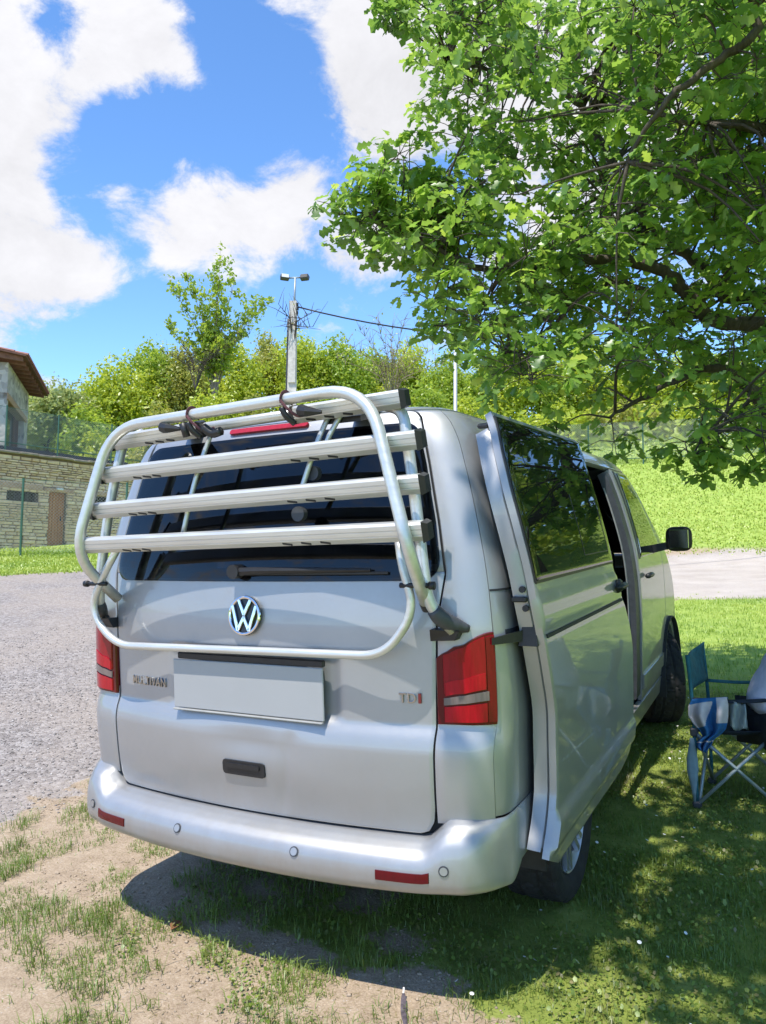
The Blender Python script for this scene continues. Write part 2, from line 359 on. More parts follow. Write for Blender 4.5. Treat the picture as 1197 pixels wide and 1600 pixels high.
def join(*VF):
    V=[];F=[]
    for v,f in VF:
        b=len(V); V+=list(map(tuple,v)); F+=[tuple(int(i)+b for i in q) for q in f]
    return V,F
lin=lambda X,Y: (lambda q: np.interp(q,X,Y))
# --- tailgate
_XGH=[.536,.545,.575,.62,.889,1.22,1.30,1.38,1.55,1.75,1.88,1.93,1.958,1.972]; _XGV=[.655,.682,.700,.706,.712,.722,.735,.747,.717,.671,.637,.624,.606,.58]
xg=lin(_XGH,_XGV)
HB,HT=1.357,1.905                    # rear glass bottom and top
def xw(h):
    base=np.interp(h,[1.357,1.55,1.75,1.905],[.742,.712,.666,.622]); r=.075
    db=np.clip((h-HB)/r,0,1); dt=np.clip((HT-h)/.05,0,1)
    return base-r*(1-np.sqrt(np.clip(1-(1-db)**2,0,1)))-.05*(1-np.sqrt(np.clip(1-(1-dt)**2,0,1)))
def gate_disp(P):
    x,z=P[...,0],P[...,2]
    d=-.012*np.exp(-((x-.02)/.16)**2-((z-.79)/.05)**2)                              # dent that breaks the crease
    d+=-.006*np.exp(-((x-.17-.15*(z-.7))/.025)**2)*sstep(.5,.62,z)*(1-sstep(.8,.86,z))    # kink right of the handle
    d+=-.007*np.exp(-((x+.05)/.22)**2-((z-.60)/.08)**2)+.004*np.exp(-((x-.28)/.09)**2-((z-.68)/.12)**2)
    d+=-.006*np.exp(-((x+.52)/.12)**2-((z-.56)/.03)**2)
    d+=.008*(sstep(.42,.52,np.abs(x))-1)*sstep(1.12,1.14,z)*(1-sstep(1.3,1.34,z))*0
    # recess round the number plate
    d+=-.014*(1-sstep(.345,.40,np.abs(x)))*sstep(.875,.90,z)*(1-sstep(1.10,1.125,z))
    return d
G1=patchVF(shell,lambda A,H:(2*A-1)*u_x(xg(H),H),lambda A,B:.536+(HB+.03-.536)*B,110,96,0,.03,.004,gate_disp)
hw=lambda h: xw(np.clip(h,HB+.08,HT-.06))-.035
def strip(s): return patchVF(shell,lambda A,H:s*((1-A)*u_x(hw(H),H)+A*u_x(xg(H),H)),lambda A,B:HB+.03+(1.872-HB-.03)*B,4,16,0,.03,.003)
G2=patchVF(shell,lambda A,H:(2*A-1)*u_x(xg(H),H),lambda A,B:1.872+(1.972-1.872)*B,40,10,0,.03,.004)
gate=part('tailgate',*join(G1,strip(1),strip(-1),G2),PAINT,ang=50)
rg=child('rear_window',*patchVF(shell,lambda A,H:(2*A-1)*u_x(xw(H),H),lambda A,B:HB+(HT-HB)*(.5-.5*np.cos(np.pi*B)),48,40,.005,.006,.001),GLASS,gate)
# black ceramic border printed round the pane
def frit(a0,a1,b0,b1,na,nb): return patchVF(shell,lambda A,H:(a0+(a1-a0)*A)*u_x(xw(H),H),lambda A,B:HB+(HT-HB)*(b0+(b1-b0)*B),na,nb,.0015,.001,.0)
child('window_border',*join(frit(-.99,-.93,.1,.9,2,16),frit(.93,.99,.1,.9,2,16),frit(-.93,.93,.02,.09,30,2),frit(-.93,.93,.91,.98,30,2)),BLACKP,gate)
# wiper
wp=[shell(u_x(np.array(x),np.array(h)),np.array(h),o) for x,h,o in ((-.02,1.39,.03),(.05,1.392,.035),(.3,1.393,.03),(.50,1.392,.022))]
V,F=sweep(wp,[.016,.013,.010,.006],8); V2,F2=sweep([wp[0]+np.array([-.02,.03,0]),wp[0]+np.array([-.02,-.02,0])],.026,14)
wb=[shell(u_x(np.array(x),np.array(1.383)),np.array(1.383),.014) for x in np.linspace(-.02,.56,8)]; V3,F3=sweep(wb,.006,6)
child('wiper',*join((V,F),(V2,F2),(V3,F3)),BLACKP,gate)
# handle recess, high stop lamp, plate
def rsurf(x,z,off):                                    # point on the tailgate skin
    return shell(u_x(np.asarray(x,float),np.asarray(z,float)),np.asarray(z,float),off)
def rpanel(x0,x1,z0,z1,off,thick,r=.012,na=10,nb=6,bev=.003):
    def ufn(A,H):
        d=np.minimum((H-z0)/r,(z1-H)/r); c=r*(1-np.sqrt(np.clip(1-(1-np.clip(d,0,1))**2,0,1)))
        xa=x0+c; xb=x1-c; return u_x(xa+(xb-xa)*A,H)
    return patchVF(shell,ufn,lambda A,B:z0+(z1-z0)*(.5-.5*np.cos(np.pi*B)),na,nb,off,thick,bev)
hd=child('tailgate_handle',*rpanel(-.108,.083,.664,.716,.004,.02),BLACKP,gate)
child('handle_grip',*rpanel(-.085,.062,.690,.706,.009,.010,.005),BLACKP,gate)
child('high_brake_light',*rpanel(-.185,.185,1.928,1.952,.012,.02,.009,20),m_lens('brake_light_lens',(.50,.03,.05)),gate)
mb=MB(); mb.box((-.008,.057,.974),(.675,.008,.182),None,.003)
PLATE=simple('plain_grey_plate',(.40,.40,.40),.6,0,.02,8)
child('number_plate',mb.V,mb.F,PLATE,gate,False)
mb=MB(); mb.box((.008,.058,1.080),(.655,.018,.024),None,.004); child('plate_light_bar',mb.V,mb.F,BLACKP,gate,False)
mb=MB(); mb.box((0,.060,1.118),(.62,.014,.006),None,.002); child('plate_lip',mb.V,mb.F,BLACKP,gate,False)
mb=MB(); mb.box((-.008,.050,.878),(.67,.014,.006),None,.002); child('plate_frame',mb.V,mb.F,TRIM,gate,False)
# emblem: chrome ring with the two letters
def strokes(pts,wd,dep,y):
    mb=MB()
    for (x0,z0),(x1,z1) in zip(pts[:-1],pts[1:]):
        d=Vector((x1-x0,0,z1-z0)); l=d.length; ang=math.atan2(d.z,d.x); mb.box(((x0+x1)/2,y,(z0+z1)/2),(l+wd*.5,dep,wd),Matrix.Rotation(-ang,3,'Y'),.002)
    return mb.V,mb.F
ec=Vector((0,.062,1.236)); er=Matrix.Rotation(math.radians(-7),3,'X')
def emb(V): return [er@Vector(v)+ec for v in V]
ring=[Vector((.066*math.cos(t),-.004,.066*math.sin(t))) for t in np.linspace(0,2*math.pi,41)[:-1]]
Vr=[];Fr=[]
for i,p in enumerate(ring):
    d=Vector((p.x,0,p.z)).normalized()
    for k in range(8):
        th=2*math.pi*k/8; Vr.append(p+d*(.0065*math.cos(th))+Vector((0,.006*math.sin(th),0)))
for i in range(40):
    for k in range(8): Fr.append((i*8+k,i*8+(k+1)%8,((i+1)%40)*8+(k+1)%8,((i+1)%40)*8+k))
emblem=child('emblem',*join((emb(Vr),Fr),(emb(strokes([(-.0255,.055),(0,.004),(.0255,.055)],.0135,.010,-.006)[0]),strokes([(-.0255,.055),(0,.004),(.0255,.055)],.0135,.010,-.006)[1]),
  (emb(strokes([(-.052,.034),(-.025,-.052),(0,-.006),(.025,-.052),(.052,.034)],.0135,.010,-.006)[0]),strokes([(-.052,.034),(-.025,-.052),(0,-.006),(.025,-.052),(.052,.034)],.0135,.010,-.006)[1])),CHROME,gate)
dv,df=sweep([(0,.008,0),(0,-.002,0)],.066,40); child('emblem_disc',emb(dv),df,simple('emblem_blue_black',(.012,.016,.028),.25,0,.1),gate)
def lettering(text,x0,x1,z0,zh,mat,name):
    cu=bpy.data.curves.new(name,'FONT'); cu.body=text; cu.extrude=.08; cu.bevel_depth=.006; cu.size=1; cu.space_character=1.08; cu.offset=.004
    to=bpy.data.objects.new('tmp',cu); COL.link(to); dg=bpy.context.evaluated_depsgraph_get(); me=bpy.data.meshes.new_from_object(to.evaluated_get(dg)); bpy.data.objects.remove(to)
    V=np.array([v.co for v in me.vertices]); lo,hi=V.min(0),V.max(0); V=(V-lo)/(hi-lo)
    x=x0+(x1-x0)*V[:,0]; z=z0+zh*V[:,1]; P=rsurf(x,z,0.); n=rsurf(x,z,.01)-P; P=P+n*(V[:,2:3]*.6)
    for v,p in zip(me.vertices,P): v.co=Vector(p)-vo
    me.materials.clear(); me.materials.append(mat); bpy.data.curves.remove(cu); o=link(name,me,gate); return o
LETTER=simple('dark_chrome',(.40,.41,.42),.18,1.,.2,40)
lettering('MULTIVAN',-.612,-.415,.945,.034,LETTER,'model_lettering')
lettering('TD',.592,.650,.958,.032,LETTER,'engine_lettering'); lettering('I',.658,.668,.958,.032,simple('red_chrome',(.30,.06,.06),.25,.6,.1),'engine_letter')

# --- rear pillars, sides, roof
GAP=.007
def pillar(s):
    def ufn(A,H):
        g=u_x(xg(np.clip(H,.62,1.972))+GAP,H); return s*(g*(1-A)+1.494*A)
    return patchVF(shell,ufn,lambda A,B:.575+(1.974-.575)*B,14,60,0,.025,.003)
def arch(y,c,r=.395,zc=.34,base=.33):
    d=r*r-(y-c)**2; return np.maximum(base,np.where(d>0,zc+np.sqrt(np.maximum(d,0)),base))
def side(s,y0,y1,ht,off=0.,thick=.03,hl=None,n=60,seam=False):
    def yv(A,H): return y0+(y1-y0)*A
    def hfn(A,B):
        y=y0+(y1-y0)*A; lo=(hl(y) if hl else .33+0*y); return lo+(ht-lo)*B
    def ufn(A,H):
        u=u_y(yv(A,H),H)
        if seam: u=np.where(A==0,1.502,np.maximum(u,1.502+.02*A))
        return s*u
    return patchVF(shell,ufn,hfn,n,40,off,thick,.003)
for s in (1,-1):
    p=part('rear_pillar',*pillar(s),PAINT)
# right quarter panel behind the open door, left full side
rq=lambda y: np.where(y<.52,.60,np.maximum(.42,arch(y,.996)))
part('quarter_panel',*side(1,.19,1.62,1.972,hl=rq,seam=True),PAINT)
part('quarter_panel',*side(-1,.19,2.72,1.972,hl=lambda y:np.where(y<.52,.60,np.maximum(.36,arch(y,.996))),n=80,seam=True),PAINT)
for s in (1,-1):
    fd=part('front_door',*side(s,2.735,3.80,1.858,hl=lambda y:.43+0*y,n=40),PAINT)
    def fw_(A,B):
        return 1.30+(1.835-1.30)*B
    def fu(A,H):
        y1=np.interp(H,[1.30,1.835],[3.74,3.28]); y0=np.interp(H,[1.30,1.835],[2.86,2.90]); return s*u_y(y0+(y1-y0)*A,H)
    child('door_window',*patchVF(shell,fu,fw_,16,16,.004,.006,.001),GLASS2 if False else m_glass('front_door_glass',.45,(.45,.55,.50)),fd)
    def gu(A,H): return s*u_y(2.79+(.05)*A,H)
    child('window_trim',*patchVF(shell,gu,lambda A,B:1.29+(1.845-1.29)*B,3,16,.003,.006,.001),BLACKP,fd)
    hp=shell(s*u_y(np.array(2.93),np.array(1.18)),np.array(1.18),.03); mb=MB(); mb.box(hp,(.035,.17,.03),None,.01); child('door_handle',mb.V,mb.F,BLACKP,fd)
    child('side_moulding',*patchVF(shell,lambda A,H:s*u_y(2.74+1.05*A,H),lambda A,B:.50+.085*B,14,6,.012,.012,.006),PAINT,fd)
    part('front_wing',*side(s,3.807,4.36,1.30,hl=lambda y:np.maximum(.38,arch(y,3.996)),n=40),PAINT)
    part('a_pillar',*patchVF(shell,lambda A,H:s*(u_y(np.interp(H,[1.30,1.85],[3.806,3.34]),H)*(1-A)+3.25*A),lambda A,B:1.306+(1.856-1.306)*B,8,16,0,.03,.003),PAINT)
    part('sill',*side(s,1.40,3.62,.425,off=.002,hl=lambda y:.31+0*y,n=30),PAINT)
    part('roof_side_rail',*patchVF(shell,lambda A,H:s*(u_y(np.full_like(H,1.626 if s>0 else 2.727),H)*(1-A)+3.9*A),lambda A,B:1.864+(1.974-1.864)*B,60,6,0,.03,.003),PAINT)
    part('wheel_liner',*patchVF(lambda U,H,O:np.stack([s*(.93-.42*H+0*U),.996+(.43-np.asarray(O))*np.cos(U),.36+(.43-np.asarray(O))*np.sin(U)],-1),lambda A,H:math.pi*(1.06-A*1.12),lambda A,B:B,24,2,0,.01,0),DARK)
    part('wheel_liner',*patchVF(lambda U,H,O:np.stack([s*(.93-.45*H+0*U),3.996+(.43-np.asarray(O))*np.cos(U),.36+(.43-np.asarray(O))*np.sin(U)],-1),lambda A,H:math.pi*(1.06-A*1.12),lambda A,B:B,24,2,0,.01,0),DARK)
part('roof',*patchVF(shell,lambda A,H:-4.999+9.998*A,lambda A,B:1.979+(2.295-1.979)*B,170,14,0,.02,.003,e=.002),PAINT)
part('nose_panel',*patchVF(shell,lambda A,H:3.02+3.96*0*A+ (A*3.96),lambda A,B:.42+(1.22-.42)*B,40,26,0,.03,.003) if False else patchVF(lambda U,H,O:shell(np.where(U>5,U-10,U),H,O),lambda A,H:3.05+3.9*A,lambda A,B:.42+(1.26-.42)*B,48,26,0,.03,.003),PAINT)
part('front_bumper',*patchVF(lambda U,H,O:shell(np.where(U>5,U-10,U),H,O),lambda A,H:3.0+4.0*A,lambda A,B:.30+.14*B,40,8,.03,.04,.01),PAINT)
part('windscreen',*patchVF(lambda U,H,O:shell(np.where(U>5,U-10,U),H,O),lambda A,H:3.3+3.4*A,lambda A,B:1.27+(1.96-1.27)*B,40,20,0,.01,.001),GLASS2)
for s in (1,-1):
    part('headlight',*patchVF(shell,lambda A,H:s*(3.35+.7*A),lambda A,B:.78+.2*B,12,8,.008,.02,.006),CLEAR)
# side glass: right rear quarter (behind the slid door) and left windows
part('quarter_window',*patchVF(shell,lambda A,H:u_y(.50+1.02*A,H),lambda A,B:1.375+.44*B,16,12,.004,.005,.001),GLASS)
part('quarter_window',*patchVF(shell,lambda A,H:-u_y(.48+1.14*A,H),lambda A,B:1.375+.44*B,16,12,.004,.005,.001),GLASS)
part('side_window',*patchVF(shell,lambda A,H:-u_y(1.72+.92*A,H),lambda A,B:1.375+.44*B,16,12,.004,.005,.001),GLASS)
part('door_rail_slot',*patchVF(shell,lambda A,H:u_y(.24+1.36*A,H),lambda A,B:1.172+.02*B,30,2,.0015,.01,.0),DARK)
part('panel_seam',*patchVF(shell,lambda A,H:1.505+.5*A,lambda A,B:1.318+.007*B,10,1,.0012,.01,0),DARK)
part('panel_seam',*patchVF(shell,lambda A,H:1.505+.35*A,lambda A,B:1.150+.006*B,8,1,.0012,.01,0),DARK)
# dark seals and inner lining behind every shut line
LIN=[patchVF(shell,lambda A,H:s*(u_x(xg(H)-.03,H)*(1-A)+2.2*A),lambda A,B:.53+(2.0-.53)*B,12,40,-.034,.01,0) for s in (1,-1)]
LIN.append(patchVF(shell,lambda A,H:(2*A-1)*u_x(xg(H)+.03,H),lambda A,B:.50+.09*B,30,3,-.036,.01,0)); LIN.append(patchVF(shell,lambda A,H:(2*A-1)*u_x(xg(np.minimum(H,1.95))+.03,H),lambda A,B:1.93+.09*B,30,3,-.036,.01,0))
LIN.append(patchVF(shell,lambda A,H:u_y(.3+1.3*A,H),lambda A,B:.8+1.1*B,12,10,-.045,.01,0)); LIN.append(patchVF(shell,lambda A,H:-u_y(.3+3.6*A,H),lambda A,B:.75+1.15*B,20,10,-.045,.01,0))
LIN.append(patchVF(shell,lambda A,H:u_y(2.70+1.1*A,H),lambda A,B:.35+.92*B,12,10,-.045,.01,0))
LIN.append(patchVF(shell,lambda A,H:-4.9+9.8*A,lambda A,B:1.95+.33*B,60,4,-.04,.01,0))
part('inner_lining',*join(*LIN),DARK)
# --- interior seen through the glass and the open doorway
mb=MB(); mb.box((0,2.5,.40),(1.66,4.0,.10)); mb.box((0,.9,.36),(1.1,1.2,.1)); part('floor_pan',mb.V,mb.F,DARK,smooth=False)
part('b_pillar_trim',*patchVF(shell,lambda A,H:u_y(2.60+.125*A,H),lambda A,B:.46+1.38*B,6,20,-.012,.05,.006),GREYP)
part('seat_belt',*patchVF(shell,lambda A,H:u_y(2.575+.045*A,H),lambda A,B:.60+1.15*B,3,20,-.05,.004,.001),TRIM)
def seat(x,y,wd):
    st=MB(); st.box((x,y,.72),(wd,.52,.16),None,.05); V=[v for v in st.V]; s_=part('seat',st.V,st.F,SEATC,ang=80)
    b=MB(); b.box((x,y-.30,1.06),(wd,.13,.62),Matrix.Rotation(math.radians(12),3,'X'),.05); child('backrest',b.V,b.F,SEATC,s_,ang=80)
    for k in range(max(1,round(wd/.5))):
        hx=x+(k-(round(wd/.5)-1)/2)*.46; h=MB(); h.box((hx,y-.37,1.48),(.27,.10,.17),None,.045); h.tube([(hx-.06,y-.36,1.3),(hx-.06,y-.36,1.45)],.008,6); h.tube([(hx+.06,y-.36,1.3),(hx+.06,y-.36,1.45)],.008,6); child('headrest',h.V,h.F,SEATC,s_,ang=80)
seat(-.05,1.35,1.4); seat(.45,2.35,.52); seat(-.45,2.35,.52); seat(.46,3.35,.52); seat(-.46,3.35,.52)
mb=MB(); mb.box((0,3.95,1.0),(1.6,.4,.35),None,.08); part('dashboard',mb.V,mb.F,DARK)
mb=MB(); mb.tube(fillet([(-.46,3.62,1.02),(-.46,3.8,.95)],.01),.03,8); mb.tube([(-.46+.18*math.cos(t),3.62-.05*math.sin(t),1.05+.18*math.sin(t)) for t in np.linspace(0,6.28,25)],.014,8); part('steering_wheel',mb.V,mb.F,DARK)

# --- tail lamps
def lamp(s):
    z0=.893
    ztop=lambda t:1.135+.055*np.sin(np.clip(t,0,1)*1.57)
    def reg(t0,t1,b0,b1,off,thick,na=14,nb=10,bev=.004):
        def uA(A,H): 
            t=t0+(t1-t0)*A; u0=u_x(np.full_like(H,.720),H); return s*(u0+(1.486-u0)*t)
        def hA(A,B):
            t=t0+(t1-t0)*A; top=np.where(t<.12,1.135-.03*(1-t/.12)**2,ztop(t)); b=b0+(b1-b0)*B; return z0+(top-z0)*b
        return patchVF(shell,uA,hA,na,nb,off,thick,bev)
    o=part('tail_light',*reg(0,1,0,1,.010,.03,24,20,.007),REDD)
    child('brake_lens',*reg(.05,.74,.42,.97,.0145,.006),RED,o); child('brake_segment',*reg(.06,.72,.40,.58,.017,.004,10,4),RED2,o)
    child('outer_lens',*reg(.755,.985,.03,.97,.0145,.006,6,12),m_lens('wrap_red_lens',(.19,.0,.009)) if s>0 else bpy.data.materials['wrap_red_lens'],o)
    child('reversing_lens',*reg(.05,.79,.275,.375,.0165,.006,14,4,.003),CLEAR,o); child('lower_lens',*reg(.05,.74,.04,.25,.0145,.006,14,6),RED2,o)
    return o
lamp(1); lamp(-1)

# --- rear bumper
PT=np.arange(12.)
P_off=np.array([-.04,-.005,.030,.062,.085,.098,.103,.101,.090,.066,.02,-.07])
def bump(u,t,off=0.):
    u=np.asarray(u,float); t=np.asarray(t,float)
    def base(u,t):
        a=np.abs(u); hb=np.full_like(u+t,.57); P=_base(u,hb); e=1e-3; d=_base(u+e,hb)-_base(u-e,hb); n=np.stack([d[...,1],-d[...,0],0*d[...,0]],-1); n/=np.linalg.norm(n,axis=-1,keepdims=True)
        s=1-.90*sstep(.75,1.7,a); x=np.abs(P[...,0]); w_=sstep(.675,.765,x)*(a<1.05)+(a>=1.05)
        zt=.528+.066*w_+.012*sstep(1.6,2.0,a); rise=.012*sstep(.4,1.2,a)+.07*sstep(1.7,2.1,a)
        zi=np.array([0,0,-.006,-.018,-.036,-.06,-.09]); 
        z=np.where(t<=6,zt+np.interp(t,np.arange(7.),zi)*(1+.55*w_),0)
        z6=zt-.09*(1+.55*w_); zb=.366+rise
        fr=np.interp(t,[6,7,8,9,10,11],[0,.45,.76,.94,1.,1.]); z=np.where(t>6,z6+(zb-z6)*fr,z)
        o=_herm(PT,P_off,np.clip(t,0,11)); 
        return P*np.array([1,1,0])+n*(o*s+.006)[...,None]+np.stack([0*z,0*z,z],-1)
    P=base(u,t)
    if np.any(np.asarray(off)!=0):
        e=1e-3; du=base(u+e,t)-base(u-e,t); dt=base(u,np.minimum(t+e*5,11))-base(u,np.maximum(t-e*5,0)); n=np.cross(dt,du); n/=np.linalg.norm(n,axis=-1,keepdims=True)+1e-12
        P=P+n*(np.asarray(off)[...,None] if np.ndim(off) else off)
    return P
UE=2.075
bp=part('rear_bumper',*patchVF(bump,lambda A,H:UE*(2*A-1),lambda A,B:11*(1-B),150,44,0,.012,.001,e=.002),PAINT)
def bu(x): return float(u_x(np.array(x),np.array(.57)))
def tz(x,z):                                             # profile position for a height on the bumper face
    tt=np.linspace(3,10,300); P=bump(np.full(300,bu(x)),tt); return float(tt[np.abs(P[:,2]-z).argmin()])
for s in (1,-1):
    ta,tb=tz(.61,.424),tz(.61,.453)
    child('reflector',*patchVF(bump,lambda A,H:s*(bu(.535)+(bu(.705)-bu(.535))*A),lambda A,B:ta+(tb-ta)*B,8,4,.004,.01,.002),REDD,bp)
    for x,z in ((.75,.467),(.25,.470)):
        c=bump(np.array(s*bu(x)),np.array(tz(x,z))); n=bump(np.array(s*bu(x)),np.array(tz(x,z)),.01)-c; n/=np.linalg.norm(n)
        V,F=sweep([c-n*.01,c+n*.003],.0165,20); V2,F2=sweep([c,c+n*.0045],.0125,20)
        q=child('parking_sensor',V,F,GREYP,bp); child('sensor_face',V2,F2,PAINT,bp)
mb=MB(); mb.tube(fillet([(.44,.16,.40),(.44,.06,.375),(.49,.05,.375)],.02),.012,8); part('towing_eye',mb.V,mb.F,TRIM)
mb=MB(); mb.box((0,.45,.42),(1.5,.75,.10),None,.03); mb.box((0,2.4,.33),(1.5,2.2,.08)); mb.tube([(-.5,.3,.36),(-.45,1.6,.3)],.09,12); mb.tube([(-.72,.996,.34),(.72,.996,.34)],.05,10); mb.tube([(-.72,3.996,.34),(.72,3.996,.34)],.05,10); part('underbody',mb.V,mb.F,DARK,smooth=False)

# --- open sliding door (straight panel standing off the quarter panel)
_dh=np.array([.385,.448,.543,.635,.80,.934,1.024,1.183,1.264,1.344,1.471,1.609,1.835,1.874]); _dv=np.array([.285,.294,.345,.376,.374,.358,.325,.268,.245,.236,.225,.224,.297,.322])
d_r=lambda q:_herm(_dh,_dv,np.asarray(q,float))
_fh=np.array([.385,.50,.56,.72,.879,1.0,1.116,1.20,1.298,1.586,1.828,1.874]); _fv=np.array([1.66,1.729,1.76,1.775,1.768,1.72,1.622,1.53,1.445,1.432,1.461,1.475])
d_f=lambda q:_herm(_fh,_fv,np.asarray(q,float))
def door_disp(P):
    z=P[...,2]; y=P[...,1]
    return .016*sstep(.455,.485,z)*(1-sstep(.545,.585,z))-.006*np.exp(-((z-1.165)/.012)**2)+.006*sstep(1.17,1.22,z)*(1-sstep(1.26,1.30,z))
DOFF=.11
def dpatch(y0,y1,h0,h1,na,nb,off,thick,bev=.001,disp=None,e=.008): return patchVF(flat_side,lambda A,H:y0(H)+(y1(H)-y0(H))*A,lambda A,B:h0+(h1-h0)*B,na,nb,off,thick,bev,disp,e)
K=lambda v:(lambda H:v+0*H)
_h0=lambda A:.393+.055*np.clip(1-A/.10,0,1)+.035*np.clip((A-.85)/.15,0,1)**2
door=part('sliding_door',*patchVF(flat_side,lambda A,H:d_r(H)+(d_f(H)-d_r(H))*A,lambda A,B:_h0(A)+(1.873-_h0(A))*B,60,110,DOFF,.028,.004,door_disp),PAINT,ang=50)
child('door_inner',*dpatch(lambda H:d_r(H)+.010,lambda H:d_f(H)-.02,.46,1.835,10,40,DOFF-.026,.058,.012),PAINT,door)
child('door_window',*dpatch(lambda H:d_r(H)+.010,lambda H:d_f(H)-.012,1.335,1.853,20,24,DOFF+.005,.006),m_glass('sliding_door_glass',.25,(.2,.22,.22)),door)
child('window_slider_frame',*join(dpatch(K(.93),K(.936),1.385,1.62,3,4,DOFF+.0062,.003,.0004),dpatch(K(1.36),K(1.366),1.385,1.62,3,4,DOFF+.0062,.003,.0004),dpatch(K(.93),K(1.366),1.38,1.385,6,2,DOFF+.0062,.003,.0004)),BLACKP,door)
child('window_seal',*join(dpatch(lambda H:d_r(H)+.003,lambda H:d_r(H)+.010,1.33,1.856,2,20,DOFF+.003,.006,0),dpatch(lambda H:d_r(H)+.006,lambda H:d_f(H)-.008,1.326,1.335,16,2,DOFF+.0035,.006,0)),BLACKP,door)
child('edge_seal',*dpatch(lambda H:d_r(H)+.004,lambda H:d_r(H)+.012,.50,1.80,2,40,DOFF-.026,.004,.001),GREYP,door)
child('rail_groove',*dpatch(lambda H:d_r(H)+.03,lambda H:d_f(H)-.02,1.154,1.166,20,2,DOFF+.0005,.004,0),DARK,door)
hp=flat_side(np.array(1.425),np.array(1.225),DOFF+.03); mb=MB(); mb.box(hp,(.035,.15,.03),None,.012); mb.box(hp+np.array([-.02,.02,.0]),(.03,.07,.06),None,.01); child('door_handle',mb.V,mb.F,BLACKP,door)
mb=MB(); mb.hexa([(.90,.17,1.150),(.93,.40,1.150),(.99,.40,1.150),(.99,.30,1.150),(.90,.17,1.172),(.93,.40,1.172),(.99,.40,1.19),(.99,.30,1.19)]); mb.hexa([(.955,.27,1.135),(1.02,.27,1.135),(1.02,.34,1.135),(.955,.34,1.135),(.97,.275,1.205),(1.015,.275,1.205),(1.015,.33,1.205),(.97,.33,1.205)]); mb.tube([(.985,.30,1.205),(.985,.30,1.235)],.016,12); mb.tube([(.985,.30,1.235),(.985,.30,1.245)],.022,12); child('hinge_arm',mb.V,mb.F,BLACKP,door,False)
for z in (1.255,1.315):
    c_=flat_side(np.array(float(d_r(z))),np.array(z),DOFF-.045); mb=MB(); mb.tube([c_+np.array([0,-.006,0]),c_+np.array([0,.004,0])],.011,10); child('bolt',mb.V,mb.F,BLACKP,door,False)
c_=flat_side(np.array(float(d_r(1.285))),np.array(1.285),DOFF-.06); mb=MB(); mb.box(c_,(.05,.02,.018),None,.004); child('latch',mb.V,mb.F,BLACKP,door,False)
mb=MB(); mb.tube([(.80,.40,1.885),(.865,.32,1.875)],.010,8); child('upper_roller',mb.V,mb.F,BLACKP,door,False)
mb=MB(); mb.box((.90,1.45,.36),(.2,.06,.03)); child('lower_roller_arm',mb.V,mb.F,BLACKP,door,False)

# --- mirrors
for s in (1,-1):
    c=Vector((s*1.075,3.42,1.395))
    bm=bmesh.new(); bmesh.ops.create_cube(bm,size=1)
    for v in bm.verts: v.co=Vector((v.co.x*.190*(1 if v.co.y<0 else .72),v.co.y*.115,v.co.z*.185*(1 if v.co.y<0 else .75)))
    bmesh.ops.bevel(bm,geom=bm.edges[:],offset=.055,segments=5,affect='EDGES',profile=.55); bm.verts.index_update()
    V=[v.co+c for v in bm.verts]; F=[[v.index for v in f.verts] for f in bm.faces]; bm.free()
    mm=part('wing_mirror',V,F,BLACKP,ang=80)
    mb=MB(); mb.box((s*1.078,3.3615,1.395),(.125,.006,.125),None,.003); child('mirror_glass',mb.V,mb.F,CHROME,mm,False)
    mb=MB(); mb.hexa([(s*.86,3.40,1.29),(s*.86,3.62,1.29),(s*1.02,3.47,1.33),(s*1.02,3.39,1.33),(s*.86,3.40,1.35),(s*.86,3.60,1.35),(s*1.02,3.47,1.38),(s*1.02,3.39,1.38)]); child('mirror_arm',mb.V,mb.F,BLACKP,mm,False)

# --- wheels
def tyreVF():
    R0,RB,Wd=.338,.225,.118; prof=[(-.09,RB),(-.108,RB+.02),(-.119,.285),(-.113,.318),(-.100,.333)]
    xs=np.linspace(-.092,.092,14); prof+=[(x,R0-.006*(x/.092)**2) for x in xs]+[(.100,.333),(.113,.318),(.119,.285),(.108,RB+.02),(.09,RB)]
    n=168; V=[];F=[]; k=len(prof)
    for i in range(n):
        th=2*math.pi*i/n
        for j,(x,r) in enumerate(prof):
            if 5<=j<5+14:
                q=j-5; gro=q in (3,4,9,10) and q in (3,9) ; zig=(i+ (q*2 if q<7 else (13-q)*2))%7
                if gro or zig==0: r-=.009
            if j in (3,4,19,20) and i%7==0: r-=.006
            V.append((x,r*math.cos(th),r*math.sin(th)))
    for i in range(n):
        for j in range(k-1): F.append((i*k+j,i*k+j+1,((i+1)%n)*k+j+1,((i+1)%n)*k+j))
        F.append((i*k+k-1,i*k,((i+1)%n)*k,((i+1)%n)*k+k-1))
    return V,F
def rimVF():
    prof=[(-.09,.222),(-.06,.205),(.06,.205),(.085,.212),(.1,.226),(.094,.228),(.07,.222),(-.09,.228)]; n=60; V=[];F=[]; k=len(prof)
    for i in range(n):
        th=2*math.pi*i/n
        for x,r in prof: V.append((x,r*math.cos(th),r*math.sin(th)))
    for i in range(n):
        for j in range(k): F.append((i*k+j,i*k+(j+1)%k,((i+1)%n)*k+(j+1)%k,((i+1)%n)*k+j))
    mb=MB(); mb.add(V,F)
    for q in range(7):
        th=2*math.pi*q/7; rot=Matrix.Rotation(th,3,'X')
        for dz in (-.028,.028):
            P=[(.055,.05,dz*.7-.012),(.055,.05,dz*.7+.012),(.083,.213,dz+.012),(.083,.213,dz-.012),(.085,.05,dz*.7-.012),(.085,.05,dz*.7+.012),(.100,.215,dz+.012),(.100,.215,dz-.012)]
            mb.hexa([rot@Vector(p) for p in P])
    mb.tube([(.03,0,0),(.09,0,0)],.062,24); mb.tube([(.09,0,0),(.095,0,0)],.03,20)
    return mb.V,mb.F
